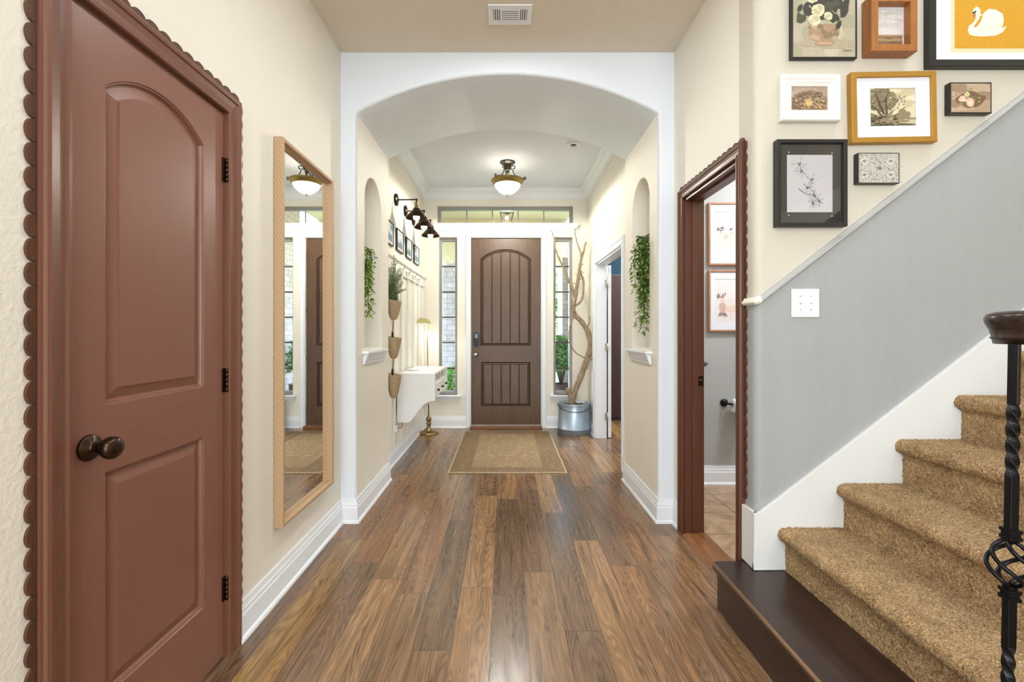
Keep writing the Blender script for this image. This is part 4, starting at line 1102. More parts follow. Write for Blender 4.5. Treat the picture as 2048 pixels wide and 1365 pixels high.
for k in range(260):
    a, r = rg.uniform(0, 2 * PI), .165 * math.sqrt(rg.random()); m.sphere((ux + r * math.cos(a), uy + r * math.sin(a), .327 + rg.uniform(0, .012)), rg.uniform(.006, .014), 3, sc=(1, 1, .6))
m.build('moss', M['soil'], t)
t = thing('driftwood_branch', 'tall bare twisting tree branch standing in the metal bucket', 'branch', (ux, uy, .31))
def sb(*a, **k):
    mb = MB(); br(mb, *a, **k); mb.build('side_branch', M['drift'], t)
def br(mb, pts, r0, r1, dy=None, per=5):
    n = len(pts); q = []
    for i, p in enumerate(pts):
        Y = uy + (dy[0] + (dy[1] - dy[0]) * i / (n - 1) if dy else 0); q.append(P(p[0], p[1], Y))
    q = smooth_path(q, per); rs = lerp_list([r0, r1], len(q)); rr = random.Random(int(r0 * 1e5) + n)
    mb.tube(q, [r * (1 + rr.uniform(-.10, .12)) for r in rs], 10)
m = MB()
br(m, [(1142, 810), (1149, 785), (1161, 755), (1170, 730), (1177, 710), (1180.5, 690), (1177, 668), (1164, 645), (1150, 630), (1146, 615), (1149, 600), (1152, 588)], .041, .025)
m.build('trunk', M['drift'], t)
sb([(1152, 590), (1153, 578), (1156, 560), (1159, 540), (1162, 521), (1167, 504), (1171, 488), (1173, 486)], .024, .010, (0, -.05))
sb([(1162, 515), (1161, 505), (1158, 496), (1154.8, 487), (1151, 472), (1149, 457)], .012, .006, (-.04, .03))
sb([(1150, 596), (1146, 580), (1140, 566), (1136, 558), (1128, 538), (1120, 521), (1115, 510), (1111, 498), (1108.5, 480), (1102, 459)], .021, .005, (0, -.12))
sb([(1150, 612), (1157, 608), (1163, 601), (1166, 588), (1167, 572), (1166.5, 560), (1162, 548), (1159.5, 538), (1161, 528)], .015, .010, (0, .03))
sb([(1148, 628), (1144, 640), (1140, 655), (1138.5, 668), (1140, 685), (1146, 699), (1153.5, 707.5), (1163, 713), (1173, 718), (1186, 719)], .012, .006, (0, -.07))
sb([(1176, 676), (1172, 664), (1174, 655), (1179, 645), (1178.5, 633)], .013, .006, (0, -.03))
sb([(1146, 806), (1141, 795), (1135, 780), (1133.5, 777)], .028, .024, (-.02, -.03))
for a, b in (((1167, 547), (1158, 540)), ((1161, 533), (1169, 528)), ((1151, 568), (1133, 567)), ((1162, 560), (1150, 548)), ((1180, 702), (1186, 701)), ((1175, 738), (1180, 736)), ((1136, 566), (1130, 562)), ((1113, 507), (1105, 500)), ((1150, 462), (1160, 451)), ((1163, 508), (1167, 503))):
    sb([a, ((a[0] + b[0]) / 2, (a[1] + b[1]) / 2 - 1), b], .0055, .002, per=4)

# hanging vines in the niches
def vine(name, lab, x, y, z0, z1, sgn, spread, nl, seed, nst, dark=.7):
    rg = random.Random(seed); t = thing(name, lab, 'hanging plant', (x, y, z1), group=None); ms, ml, ml2 = MB(), MB(), MB()
    ms.tube([(x + sgn * .118, y, z0 + .03), (x + sgn * .05, y, z0 + .04), (x, y, z0 + .015)], .0035, 6)
    for s_ in range(nst):
        f = rg.uniform(.35, 1) if s_ else 1
        L = (z0 - z1) * f; pts = []; ax, ay = rg.uniform(-1, 1), rg.uniform(-1, 1)
        for k in range(9):
            u = k / 8; env = math.sin(PI * min(1, u * 1.15 + .12)) ** .7 if u < .85 else .3
            pts.append((x + spread[0] * ax * env + rg.uniform(-.006, .006), y + spread[1] * ay * env + rg.uniform(-.008, .008), z0 + .015 - L * u))
        q = smooth_path(pts, 4); ms.tube(q, lerp_list([.0022, .0012], len(q)), 5)
        for k in range(int(nl * f)):
            b = q[min(len(q) - 1, int(rg.random() ** .9 * len(q)))]
            a = rg.uniform(0, 2 * PI); dn = rg.uniform(-.9, .35); l = rg.uniform(.024, .042)
            d = Vector((math.cos(a), math.sin(a), dn)).normalized(); st_ = b + d * rg.uniform(.006, .022)
            sd = d.cross(Vector((0, 0, 1)));  sd = sd.normalized() if sd.length > .01 else Vector((1, 0, 0)); nn = sd.cross(d)
            w_ = l * .27; tip = st_ + d * l + Vector((0, 0, -.25 * l))
            (ml if rg.random() < dark else ml2).add([st_, st_ + d * l * .45 + sd * w_ + nn * .003, tip, st_ + d * l * .45 - sd * w_ + nn * .003, st_ + d * l * .5 - nn * .003], [(0, 1, 4), (1, 2, 4), (2, 3, 4), (3, 0, 4)])
    ms.build('stem', M['stem'], t); ml.build('foliage', M['leaf'], t, recalc=False); ml2.build('foliage', M['leaf2'], t, recalc=False)
    return t
vine('hanging_vine', 'narrow green leafy vine hanging in the left arch niche', AL + .008, 3.20, 1.80, 1.33, -1, (.030, .045), 95, 7, 5, .42)
vine('hanging_vine', 'bushy green leafy vine trailing in the right arch niche', AR - .018, 3.20, 1.885, 1.225, 1, (.058, .06), 120, 9, 13)

# light switch
sxa, sxb, sza, szb = px(1581.5, YS), px(1637, YS), pz(635, YS), pz(578.5, YS)
t = thing('light_switch', 'white double toggle switch plate on the grey stair wall', 'light switch', ((sxa + sxb) / 2, YS, sza))
MB().box((sxa, YS - .006, sza), (sxb, YS - .0003, szb), bev=.0025).build('cover_plate', M['plate'], t)
for k in (-1, 1):
    x = (sxa + sxb) / 2 + .023 * k; z = (sza + szb) / 2
    d = MB().box((x - .006, YS - .0075, z - .013), (x + .006, YS - .0055, z + .013)).build('toggle_slot', plain('switch_slot', (232, 231, 230), .5), t)
    m = MB(); m.rings([[(x - .0045, YS - .006, z - .006), (x + .0045, YS - .006, z - .006), (x + .0045, YS - .006, z + .006), (x - .0045, YS - .006, z + .006)], [(x - .0035, YS - .017, z + .002), (x + .0035, YS - .017, z + .002), (x + .0035, YS - .016, z + .009), (x - .0035, YS - .016, z + .009)]], True, 0, False, True, True); m.build('toggle', M['plate'], d)
    for q in (-1, 1):
        m = MB(); m.lathe([(0, 0), (.003, 0), (.003, -.0015), (0, -.0018)], (x, YS - .006, z + q * .030), 'Y', 10); m.build('screw', M['silver'], t)
# ------------------------------------------------------------------ gallery wall
def gal(x0, x1, y0, y1, d):
    """front-face pixel box -> (centre x, base z, width, height) on the stair wall for a frame of depth d"""
    Y = YS - d; return (px(x0, Y) + px(x1, Y)) / 2, pz(y1, Y), px(x1, Y) - px(x0, Y), pz(y0, Y) - pz(y1, Y)
def on_wall(xc, zb): return lambda a, b, wv: (xc + a, YS - .0005 - wv, zb + b)
# 1 flower painting
def flowers(poly):
    rg = random.Random(11)
    for k in range(26): poly(blob(rg.random(), rg.uniform(.0, 1), .12, .09, rg), rg.choice((1, 2, 10)))
    poly(blob(.52, .16, .45, .07, rg), 3)
    for k in range(46): poly(blob(.53 + rg.gauss(0, .15), .64 + rg.gauss(0, .10), .085, .06, rg, 10, .4), rg.choice((7, 7, 7, 11)))
    poly([(.34, .16), (.40, .135), (.60, .135), (.66, .16), (.63, .20), (.70, .245), (.745, .30), (.74, .36), (.68, .40), (.32, .40), (.25, .35), (.255, .29), (.31, .235), (.37, .20)], 4)
    for k in range(40):
        x, y = rg.uniform(.29, .71), rg.uniform(.22, .38); poly(blob(x, y, .05, .03, rg), 5 if x < .5 and rg.random() < .6 else rg.choice((6, 4, 3)))
    poly([(.36, .165), (.41, .15), (.59, .15), (.64, .165), (.6, .18), (.4, .18)], 5)
    for x, y, r in ((.22, .62, .06), (.86, .66, .07), (.84, .56, .08), (.74, .39, .055), (.12, .60, .05), (.9, .78, .06)): poly(leafpoly(x - r, y - r, .9, r * 2.6, r * 1.5), 7)
    for x, y, r in ((.40, .57, .11), (.34, .45, .10), (.56, .50, .07), (.30, .75, .12), (.55, .80, .13), (.72, .88, .10), (.2, .88, .09)):
        poly(blob(x, y, r, r * .72, rg, 16, .12), 8)
        for q in range(5): poly(blob(x + rg.uniform(-.5, .5) * r, y + rg.uniform(-.4, .4) * r, r * .34, r * .22, rg), 9)
    poly(stroke([(.80, .075), (.82, .085), (.83, .07), (.85, .083), (.87, .07), (.89, .082), (.91, .07), (.94, .08)], .004, False), 7)
mats = [ink((176, 168, 144)), ink((190, 182, 158)), ink((164, 158, 132)), ink((170, 158, 134)), ink((166, 136, 108)), ink((186, 156, 126)), ink((134, 114, 88)), ink((56, 52, 42)), ink((214, 208, 178)), ink((190, 182, 142)), ink((182, 172, 152)), ink((72, 70, 52))]
xc, zb, w_, h_ = gal(1583, 1714, -52, 117, .02)
framed('flower_painting', 'thin black framed painting of white flowers in a clay pot, top left of the gallery', 'gallery frames on the stair wall', on_wall(xc, zb), w_, h_, .022, .007, None, M['black'], flowers, mats, recess=.003)
# 2 wooden shadow box with a landscape
def shore(poly):
    rg = random.Random(4)
    poly(rect(0, 1, 0, .36), 2)
    for k in range(14): poly(blob(rg.random(), rg.uniform(.45, .95), .2, .05, rg), rg.choice((1, 3)))
    poly(rect(0, 1, .28, .31), 4); poly(rect(0, 1, .12, .20), 4); poly([(0, .05), (.4, .07), (.7, .12), (1, .06), (1, .0), (0, 0)], 5)
    for k in range(8): poly(blob(rg.random(), rg.uniform(.05, .27), .14, .015, rg), 5)
xc, zb, w_, h_ = gal(1742, 1834.5, -10, 103, .052)
framed('landscape_shadow_box', 'deep honey wood box frame around a small pale landscape, top middle of the gallery', 'gallery frames on the stair wall', on_wall(xc, zb), w_, h_, .055, .030, (.004, .001, .006), M['honey'], shore, [ink((216, 210, 208)), ink((206, 200, 200)), ink((164, 136, 100)), ink((224, 218, 214)), ink((126, 98, 70)), ink((108, 84, 58))], recess=.035)
# 3 swan
def swan(poly):
    f = lambda pts: [(.0565 + (x - 1530) / 639, .0464 + (367 - y) / 778) for x, y in pts]
    S = [(1665, 135), (1672, 112), (1692, 98), (1703, 104), (1700, 130), (1680, 165), (1646, 190), (1634, 222), (1645, 256), (1682, 270), (1760, 275), (1860, 266), (1915, 240), (1948, 193), (1908, 210), (1925, 150), (1912, 96), (1862, 66), (1806, 58), (1764, 88), (1738, 160), (1712, 195), (1688, 204), (1682, 196), (1720, 145), (1736, 108), (1737, 75), (1724, 47), (1702, 42), (1682, 58), (1672, 82), (1676, 98), (1666, 122)]
    poly(rect(.0565, .9435, .0464, .9536), 6); poly(f(S), 1)
    poly(f([(1666, 136), (1672, 108), (1692, 96), (1694, 104), (1682, 118)]), 2)
    poly(f([(1672, 100), (1674, 84), (1690, 78), (1704, 72), (1700, 88), (1690, 98)]), 3)
    rg = random.Random(8)
    for k in range(40):
        x, y = rg.uniform(1730, 1900), rg.uniform(90, 255)
        if y < 90 + (1740 - x) * .5: continue
        poly(f(leafpoly(x, y, rg.uniform(-.9, .2), rg.uniform(18, 38), rg.uniform(6, 12))), rg.choice((4, 5)))
xc, zb, w_, h_ = gal(1858.5, 2112, -150, 133, .028)
framed('swan_picture', 'large black framed picture of a white swan on mustard yellow, top right of the gallery', 'gallery frames on the stair wall', on_wall(xc, zb), w_, h_, .03, .030, (.070, .034, .082), M['black'], swan,
       [ink((226, 208, 166)), ink((226, 226, 214)), ink((168, 96, 56)), ink((58, 48, 40)), ink((222, 222, 200)), ink((234, 234, 226)), ink((204, 150, 30))], recess=.010)
# 4 white frame with dried flowers
def dried(poly):
    rg = random.Random(21)
    for k in range(12): poly(blob(rg.random(), rg.random(), .3, .12, rg), rg.choice((1, 2)))
    for k in range(170):
        x = rg.uniform(.02, .98); y = rg.uniform(.05, .5) + .28 * math.sin(PI * x); poly(leafpoly(x, y, rg.uniform(.6, 2.5), rg.uniform(.05, .16), .05), rg.choice((2, 3, 4)))
    for k in range(70):
        x = rg.uniform(.08, .92); y = rg.uniform(.1, .42); poly(blob(x, y, .035, .05, rg), rg.choice((5, 6, 4, 3)))
    poly(blob(.48, .33, .12, .17, rg), 5); poly(blob(.48, .30, .07, .1, rg), 7)
xc, zb, w_, h_ = gal(1563, 1682.5, 147, 241, .028)
fp_ = [(0, .001), (0, .022), (.004, .028), (.02, .028), (.026, .024), (.034, .024), (.040, .02), (.049, .018), (.050, .014), (.050, .001)]
framed('dried_flower_picture', 'wide white wood frame around a small brown dried flower print', 'gallery frames on the stair wall', on_wall(xc, zb), w_, h_, .028, .050, None, plain('distressed_white_wood', (238, 235, 228), .6, 0, 20, .04), dried,
       [ink((168, 146, 128)), ink((178, 158, 142)), ink((150, 122, 98)), ink((112, 86, 58)), ink((128, 104, 84)), ink((186, 156, 106)), ink((160, 130, 98)), ink((202, 176, 118))], frame_prof=fp_, recess=.016)
# 5 gold frame with a tree landscape
def trees(poly):
    rg = random.Random(31)
    for k in range(20): poly(blob(rg.uniform(.3, 1), rg.uniform(.3, 1), .16, .1, rg), rg.choice((1, 2)))
    poly([(0, 0), (1, 0), (1, .13), (.7, .12), (.62, .2), (.4, .16), (.15, .3), (0, .36)], 3); poly([(.62, .08), (1, .05), (1, .13), (.66, .15)], 2)
    for k in range(190):
        a = rg.random() * 2 * PI; r = math.sqrt(rg.random()); poly(blob(.25 + .34 * r * math.cos(a), .70 + .30 * r * math.sin(a), .04, .036, rg, 9, .4), rg.choice((4, 4, 3, 5, 8, 8)))
    for pts, wd in (([(.34, .1), (.31, .3), (.22, .55), (.12, .85)], .035), ([(.38, .12), (.36, .4), (.34, .7), (.40, .9)], .025), ([(.28, .2), (.16, .42), (.04, .55)], .02), ([(.4, .2), (.46, .36), (.56, .44)], .018)): poly(stroke(pts, wd), 6)
    for k in range(60): poly(blob(rg.uniform(.02, .62), rg.uniform(.03, .30), .05, .035, rg), rg.choice((3, 5, 6, 8)))
    for k in range(20): poly(blob(rg.uniform(.6, .85), rg.uniform(.2, .4), .05, .05, rg), rg.choice((5, 8)))
    for k in range(14): poly(blob(rg.uniform(.56, .78), rg.uniform(.45, .85), .018, .016, rg), 4)
    for k in range(10): poly(blob(rg.uniform(.62, 1), rg.uniform(.12, .2), .06, .02, rg), rg.choice((5, 7)))
xc, zb, w_, h_ = gal(1703, 1873.5, 143, 285, .026)
framed('tree_landscape_picture', 'gold frame with wide white mat around a sepia tree landscape', 'gallery frames on the stair wall', on_wall(xc, zb), w_, h_, .028, .024, (.062, .050, .045), M['gold'], trees,
       [ink((214, 202, 168)), ink((222, 212, 180)), ink((198, 186, 152)), ink((98, 92, 66)), ink((122, 108, 80)), ink((142, 128, 98)), ink((70, 60, 46)), ink((170, 128, 104)), ink((136, 124, 96))], recess=.008, rot=R(1.0))
# 6 small rose picture
def roses(poly):
    rg = random.Random(41)
    for k in range(14): poly(blob(rg.random(), rg.random(), .3, .15, rg), rg.choice((1, 2)))
    poly(blob(.5, .45, .38, .25, rg), 3)
    for k in range(40): poly(leafpoly(.5 + rg.gauss(0, .16), .5 + rg.gauss(0, .13), rg.uniform(0, 6.28), .12, .07), rg.choice((4, 5, 3)))
    for x, y, r in ((.48, .36, .13), (.28, .46, .10), (.40, .62, .08)):
        poly(blob(x, y, r * .9, r * 1.2, rg), 6 if y < .6 else 8); poly(blob(x + .01, y - .02, r * .5, r * .7, rg), 7 if y < .6 else 8)
xc, zb, w_, h_ = gal(1900, 1983, 165, 227, .026)
framed('rose_picture', 'small thin black framed picture of pink roses beside the gold frame', 'gallery frames on the stair wall', on_wall(xc, zb), w_, h_, .028, .005, None, M['black'], roses,
       [ink((170, 146, 120)), ink((184, 160, 134)), ink((154, 128, 102)), ink((112, 86, 64)), ink((96, 96, 60)), ink((146, 138, 92)), ink((222, 176, 152)), ink((236, 204, 184)), ink((196, 186, 138))], recess=.002)
# 7 black frame with pinned line drawing
def lines(poly):
    rg = random.Random(51)
    poly(rect(.125, .855, .14, .865), 1); poly_ = poly
    poly = lambda pts, mi: poly_([(.125 + (u - .105) * .924, .14 + (v - .115) * .884) for u, v in pts], mi)
    def sprig(x, y, a, n, l):
        pts = [(x, y)]
        for k in range(n): a += rg.uniform(-.45, .45); pts.append((pts[-1][0] + l * math.cos(a), pts[-1][1] + l * .75 * math.sin(a)))
        poly(stroke(pts, .0028), 2); return pts
    main = [(.32, .82), (.35, .72), (.42, .66), (.52, .62), (.55, .55), (.5, .48), (.56, .40), (.60, .32), (.72, .24)]
    poly(stroke(main[4:], .004, False), 2); poly(stroke(main[:3], .004, False), 2)
    for x, y, s_ in ((.32, .80, .08), (.36, .70, .06), (.53, .58, .06), (.47, .47, .06), (.58, .35, .06), (.66, .27, .05), (.55, .25, .05)):
        for q in range(7):
            a = q * .9 + rg.uniform(0, .5); p = sprig(x, y, a, 3, s_ * .38)
            poly(leafpoly(p[-1][0], p[-1][1], a, s_ * .8, .02), 3 if q % 2 else 1)
            poly(stroke([p[-1], (p[-1][0] + s_ * .5 * math.cos(a + .3), p[-1][1] + s_ * .4 * math.sin(a + .3)), (p[-1][0] + s_ * .8 * math.cos(a), p[-1][1] + s_ * .62 * math.sin(a))], .0024), 2)
        for q in range(4): poly(blob(x + rg.uniform(-.03, .03), y + rg.uniform(-.02, .02), .013, .009, rg), 2)
    p = [(.30, .45), (.38, .40), (.48, .36), (.56, .36)]; poly(stroke(p, .005), 2)
    for x, y in ((.15, .895), (.84, .885), (.15, .10), (.84, .09)): poly_(blob(x, y, .012, .009, rg, 10, 0), 1)
xc, zb, w_, h_ = gal(1554, 1694.5, 279, 453, .03)
framed('line_drawing_picture', 'black box frame with pale botanical line drawing on black mat', 'gallery frames on the stair wall', on_wall(xc, zb), w_, h_, .034, .016, None, M['black'], lines,
       [plain('black_mat_board', (44, 41, 38), .6), M['cream_paper'], ink((104, 102, 104)), ink((186, 181, 184))], recess=.016, glass=True)
# 8 small speckled print
def speck(poly):
    rg = random.Random(61)
    for k in range(420): poly(blob(rg.random(), rg.random(), .016, .014, rg, 5, .4), rg.choice((1, 2, 2)), k % 40 != 0)
    for x, y in ((.14, .74), (.80, .74), (.14, .27), (.80, .27), (.52, .5)):
        if x != .52: poly(blob(x, y, .09, .12, rg), 3)
        for q in range(5): poly(leafpoly(x, y, q * 1.256, .08, .03), 1)
xc, zb, w_, h_ = gal(1716, 1798.5, 306, 367, .026)
framed('speckled_print', 'small black edged grey speckled print with corner motifs, lowest of the gallery', 'gallery frames on the stair wall', on_wall(xc, zb), w_, h_, .028, .003, None, M['black'], speck,
       [ink((188, 184, 174)), ink((104, 100, 94)), ink((146, 142, 132)), ink((206, 202, 194))], recess=.002)

# ------------------------------------------------------------------ bathroom
YP = 3.665
def beast(deer):
    def f(poly_):
        poly = poly_; rg = random.Random(71 + deer)
        poly(rect(.02, .98, .02, .98), 1)
        for x in (.20, .44, .70): poly(rect(x, x + .006, .12, .98), 5)
        poly(rect(.02, .98, .52, .53), 5); poly(stroke([(.05, .62), (.2, .58), (.30, .62)], .015), 4)
        for k in range(6): poly(leafpoly(.06 + .04 * k, .56 + .03 * (k % 3), rg.uniform(.4, 2.4), .09, .04), 4)
        dx = -.22 if not deer else -.20
        poly = lambda pts, mi: poly_([(a + dx, b) for a, b in pts], mi)
        if not deer:
            poly([(.36, .16), (.40, .16), (.42, .24), (.52, .24), (.53, .15), (.57, .15), (.60, .24), (.74, .26), (.76, .15), (.80, .15), (.84, .32), (.86, .46), (.78, .52), (.66, .52), (.62, .56), (.50, .55), (.44, .56), (.40, .50), (.34, .44), (.33, .30)], 2)
            poly(leafpoly(.44, .50, 2.6, .12, .06), 3); poly(leafpoly(.62, .51, .4, .12, .06), 3); poly(blob(.53, .44, .07, .06, rg), 3); poly(blob(.52, .38, .05, .03, rg), 6)
            poly(blob(.72, .70, .10, .06, rg, 18, 0), 5); poly(blob(.72, .70, .07, .045, rg, 18, 0), 1); poly(leafpoly(.6, .58, .5, .14, .05), 4)
        else:
            poly([(.46, .10), (.49, .10), (.50, .26), (.60, .25), (.62, .10), (.65, .10), (.67, .25), (.80, .24), (.82, .08), (.85, .08), (.88, .30), (.86, .40), (.76, .42), (.60, .40), (.52, .40), (.45, .50), (.47, .56), (.40, .58), (.33, .54), (.38, .46), (.42, .34), (.44, .24)], 2)
            for s_ in (-1, 1):
                poly(stroke([(.42, .56), (.42 + .06 * s_, .64), (.42 + .04 * s_, .72)], .010), 3); poly(stroke([(.42 + .06 * s_, .63), (.42 + .13 * s_, .68)], .007), 3)
            for k in range(6): poly(leafpoly(.3 + .05 * k, .14, 1.2 + .2 * k, .14, .03), 4)
            poly(blob(.40, .36, .09, .12, rg), 3)
    return f
bm_ = [M['paper'], ink((226, 216, 216), .04), ink((226, 200, 188)), ink((204, 170, 156)), ink((112, 100, 98)), ink((208, 198, 198), .05), ink((232, 202, 188))]
for i, (ya_, yb_, lab, nm) in enumerate(((405, 531, 'light wood framed pink cow print, upper one on the bathroom wall', 'cow_picture'), (540.5, 664, 'light wood framed pink deer print, lower one on the bathroom wall', 'deer_picture'))):
    Y = YP - .025; x0_ = px(1417.5, Y); w_ = .40
    framed(nm, lab, 'animal prints in the bathroom', lambda a, b, wv, xc=x0_ + w_ / 2, zb=pz(yb_, Y): (xc + a, YP - .0005 - wv, zb + b), w_, pz(ya_, Y) - pz(yb_, Y), .026, .016, (.036, .05, .055), M['copper_wood'], beast(i), bm_, recess=.008)
# toilet paper
hx_, hz_ = px(1447.5, YP), pz(806, YP)
t = thing('toilet_paper_holder', 'black toilet paper holder on the grey bathroom wall', 'toilet paper holder', (hx_, YP, hz_ - .03))
m = MB(); m.lathe([(0, 0), (.030, 0), (.032, -.006), (.026, -.014), (.014, -.02), (.011, -.034), (.014, -.045), (0, -.05)], (hx_, YP, hz_), 'Y', 24); m.build('wall_mount', M['black_iron'], t)
m = MB(); m.tube(smooth_path([(hx_, YP - .040, hz_), (hx_ + .015, YP - .062, hz_), (hx_ + .04, YP - .075, hz_), (hx_ + .2, YP - .075, hz_)]), .008, 12); m.sphere((hx_ + .2, YP - .075, hz_), .013, 8); m.build('arm', M['black_iron'], t)
rl_ = [(.020, 0), (.052, 0), (.052, .105), (.020, .105), (.020, 0)]
t = thing('toilet_paper_roll', 'white toilet paper roll on the black holder', 'toilet paper', (hx_ + .032, YP - .075, hz_ - .05))
m = MB(); m.lathe(rl_, (hx_ + .032, YP - .075, hz_ - .011), 'X', 32, sm=False); m.build('roll', M['plate'], t)
m = MB(); m.box((hx_ + .0325, YP - .1278, hz_ - .11), (hx_ + .1365, YP - .1268, hz_ - .01)); m.build('loose_sheet', M['plate'], t)
# leaf sprig on the bathroom wall
lx_, lz_ = px(1396, YP), pz(729, YP)
t = thing('leaf_sprig', 'small dark leaf sprig fixed to the grey bathroom wall behind the door jamb', 'wall decoration', (lx_, YP - .003, lz_ - .02))
m = MB(); m.tube([(lx_, YP - .004, lz_ - .006), (lx_ + .04, YP - .004, lz_), (lx_ + .065, YP - .004, lz_ + .004)], .002, 6); m.build('stem', M['stem'], t)
m = MB(); f = lambda a, b, wv: (a, YP - .003 - wv, b)
for k in range(3):
    for s_ in (-1, 1): m.prism(f, leafpoly(lx_ + .026 + .014 * k, lz_ + .001 * k, s_ * 1.0, .022, .013), 0, .0015)
m.prism(f, leafpoly(lx_ + .062, lz_ + .004, .1, .022, .013), 0, .0015); m.build('leaf', plain('grey_green_leaf', (78, 84, 78), .6), t)

# ------------------------------------------------------------------ study through the white doorway
ca0, ca1, cy0 = px(1221, 6.27), px(1221, 6.27) + .80, 6.27
t = thing('tall_cabinet', 'tall dark brown cabinet in the teal room through the white doorway', 'cabinet', ((ca0 + ca1) / 2, cy0 + .22, 0))
MB().box((ca0, cy0 + .02, 0), (ca1, cy0 + .45, 2.02)).build('cabinet_body', M['cabinet'], t, bevel=.003)
for k in (0, 1):
    a = ca0 + .004 + k * .397; d = MB().box((a, cy0, .05), (a + .391, cy0 + .0195, 2.01), bev=.002).build('cabinet_door', M['cabinet'], t)
    m = MB(); m.lathe([(0, 0), (.006, 0), (.012, -.02), (0, -.024)], (a + (.35 if k == 0 else .04), cy0, 1.05), 'Y', 12); m.build('knob', M['silver'], d)

# ------------------------------------------------------------------ outside
struct('porch_floor', MB().box((-3.2, YW + .17, -.2), (1.04, 8.4, -.06)), M['concrete'], 'pale concrete porch floor outside the front door', 'porch floor')
g_ = MB().box((-16, 8.4, -.3), (18, 30, -.16)); tag(g_.build('front_lawn', M['grass']), 'green front lawn beyond the porch', 'lawn', None, 'structure')
struct('porch_floor_side', MB().box((4.4, YW + .17, -.2), (12, 8.4, -.06)), M['concrete'], 'pale paving beside the house', 'paving')
struct('porch_ceiling', MB().box((-3.2, YW + .17, 3.10), (1.04, 8.4, 3.2)), M['beam'], 'tan porch ceiling seen through the transom window', 'ceiling')
# stone side walls with tan arch above
m = MB(); m.box((-1.9, 6.72, -.06), (-.70, 7.2, 2.24)); struct('porch_column_left', m, M['stone'], 'pale stone porch pier outside the left sidelight', 'column')
struct('wall_study_outside', MB().box((1.036, YW + .165, -.06), (1.0495, 6.95, 3.1)), M['stone'], 'pale stone side wall of the porch outside the right sidelight', 'wall')
m = MB(); m.box((.87, 6.95, -.06), (1.035, 7.6, 2.36)); m.box((1.035, 6.95, -.06), (1.6, 7.6, 2.36)); struct('porch_column_right', m, M['stone'], 'pale stone porch pier outside the right sidelight', 'column')
ap = arch_poly(-.60, .90, 2.0, 2.30, 2.72, 20)
m = MB(); m.prism(lambda a, b, wv: (a, wv, b), [(-3.2, 2.25), (-.62, 2.25), (-.62, 2.30)] + [(p[0], p[1]) for p in ap[2:][::-1]] + [(.92, 2.30), (.92, 2.25), (1.04, 2.25), (1.04, 3.1), (-3.2, 3.1)], 7.62, 7.9)
struct('porch_arch', m, M['beam'], 'tan arched porch beam outside the front windows', 'beam')
# lantern
t = thing('porch_lantern', 'hanging glass porch lantern seen through the transom window', 'lantern', (.02, 6.6, 2.80))
lo_ = lambda r, z: [(.02 + r * math.cos(R(30 + 60 * k)), 6.6 + r * math.sin(R(30 + 60 * k)), z) for k in range(6)]
m = MB(); m.rings([lo_(.115, 2.965), lo_(.07, 2.815)], True, 0); m.build('glass_body', M['glass'], t)
m = MB()
for a, b in zip(lo_(.115, 2.965), lo_(.07, 2.815)): m.tube([a, b], .004, 6)
for r, z in ((.115, 2.965), (.07, 2.815)):
    q = lo_(r, z); 
    for k in range(6): m.tube([q[k], q[(k + 1) % 6]], .004, 6)
m.rings([lo_(.12, 2.967), lo_(.04, 3.03), lo_(.012, 3.05)], True, 0, False, True, True); m.tube([(.02, 6.6, 3.04), (.02, 6.6, 3.10)], .006, 8); m.build('frame', M['bronze'], t)
m = MB(); m.sphere((.02, 6.6, 2.88), .028, 8); m.build('bulb', emit('lit_porch_bulb', (255, 226, 170), 6), t)
lamp('porch_lantern_glow', 'POINT', (.02, 6.6, 2.76), (0, 0, 0), 14, (1, .95, .82), radius=.05)
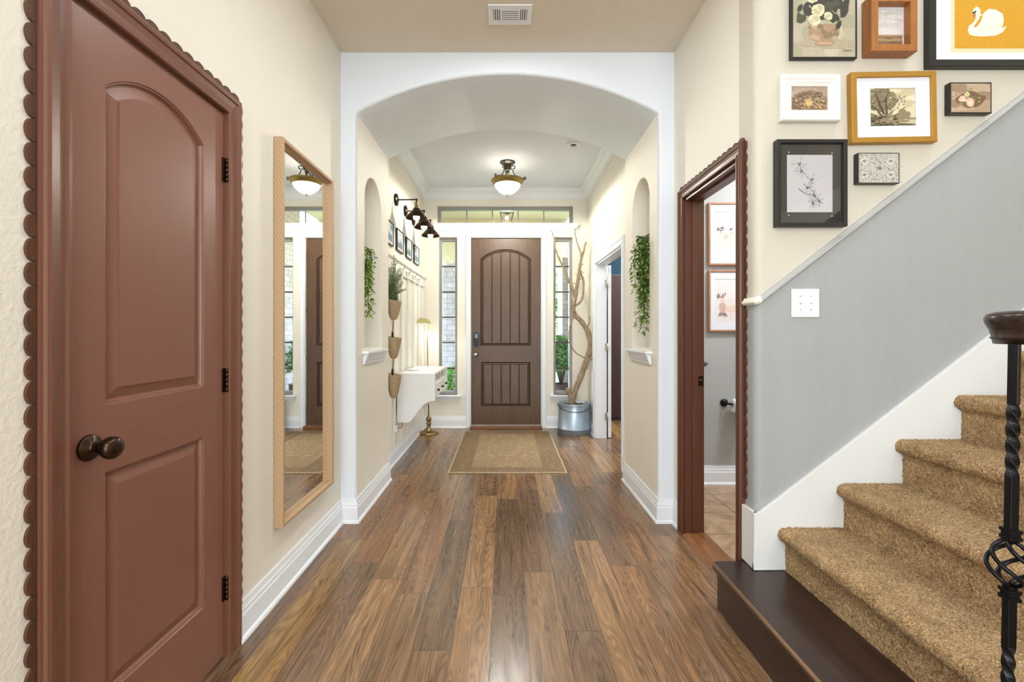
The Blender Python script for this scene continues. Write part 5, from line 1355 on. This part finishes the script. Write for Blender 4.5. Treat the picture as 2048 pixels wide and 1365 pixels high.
# porch plants
def bush(name, lab, cat, x, y, z0, r, h, n, mat, seed, lsz=.05, pot=None):
    rg = random.Random(seed); t = thing(name, lab, cat, (x, y, z0)); ms, ml = MB(), MB()
    zz = z0
    if pot:
        p = MB(); p.lathe([(0, 0), (pot[0] * .75, 0), (pot[0], pot[1]), (pot[0] * .92, pot[1]), (pot[0] * .9, pot[1] - .04), (0, pot[1] - .04)], (x, y, z0), n=24); p.build('pot', plain('dark_clay_pot', (84, 58, 50), .5), t); zz = z0 + pot[1] - .05
    for k in range(max(6, n // 40)):
        a = rg.uniform(0, 6.28); ms.tube([(x, y, zz), (x + r * .6 * math.cos(a), y + r * .6 * math.sin(a), zz + h * rg.uniform(.5, .95))], .008, 5)
    for k in range(n):
        a, e, q = rg.uniform(0, 6.28), rg.uniform(-.3, 1.57), rg.random() ** .4
        b = Vector((x + r * q * math.cos(a) * math.cos(e), y + r * q * math.sin(a) * math.cos(e), zz + h * .45 + h * .55 * q * math.sin(e)))
        d = Vector((rg.uniform(-1, 1), rg.uniform(-1, 1), rg.uniform(-.4, 1))).normalized() * lsz * rg.uniform(.6, 1.3); sd = d.orthogonal().normalized() * lsz * .28
        ml.add([b, b + d * .5 + sd, b + d, b + d * .5 - sd], [(0, 1, 2, 3)])
    ms.build('stem', M['stem'], t); ml.build('foliage', mat, t, recalc=False); return t
fern = plain('fern_green', (92, 146, 78), .6, 0, 14, .4)
bush('potted_fern', 'bright green fern in a dark pot outside the right sidelight', 'plant', px(1122, 6.45), 6.45, -.06, .20, .72, 1500, fern, 3, .06, (.17, .55))
bush('porch_shrub', 'small bright green shrub outside the left sidelight', 'plant', px(901, 6.4), 6.4, -.06, .14, .62, 500, plain('lime_green', (110, 168, 60), .6, 0, 14, .4), 6, .05, (.10, .22))
tg = plain('tree_leaves', (112, 140, 80), .7, 0, 3, .45)
def tree(x, y, h, r, seed, lab):
    rg = random.Random(seed); t = thing('garden_tree', lab, 'tree', (x, y, -.16), group='trees beyond the front lawn'); m = MB()
    m.tube(smooth_path([(x, y, -.2), (x + .1, y, h * .35), (x - .05, y, h * .7)]), .16, 10)
    for k in range(6): a = k * 1.05; m.tube([(x, y, h * .4), (x + r * .6 * math.cos(a), y + r * .6 * math.sin(a), h * .75)], .05, 6)
    m.build('trunk', M['drift'], t); ml = MB()
    for k in range(2200):
        a, e, q = rg.uniform(0, 6.28), rg.uniform(-1.2, 1.57), rg.random() ** .4
        b = Vector((x + r * q * math.cos(a) * math.cos(e), y + r * q * math.sin(a) * math.cos(e), h * .62 + h * .42 * q * math.sin(e)))
        d = Vector((rg.uniform(-1, 1), rg.uniform(-1, 1), rg.uniform(-1, 1))).normalized() * .28; sd = d.orthogonal().normalized() * .09
        ml.add([b, b + d * .5 + sd, b + d, b + d * .5 - sd], [(0, 1, 2, 3)])
    ml.build('foliage', tg, t, recalc=False)
tree(2.4, 17, 4.2, 2.0, 1, 'leafy tree across the lawn seen through the right sidelight')
tree(-.3, 21, 5, 2.4, 2, 'leafy tree far across the lawn behind the front door')
tree(4.6, 22, 5.5, 2.6, 5, 'leafy tree farthest right beyond the lawn')
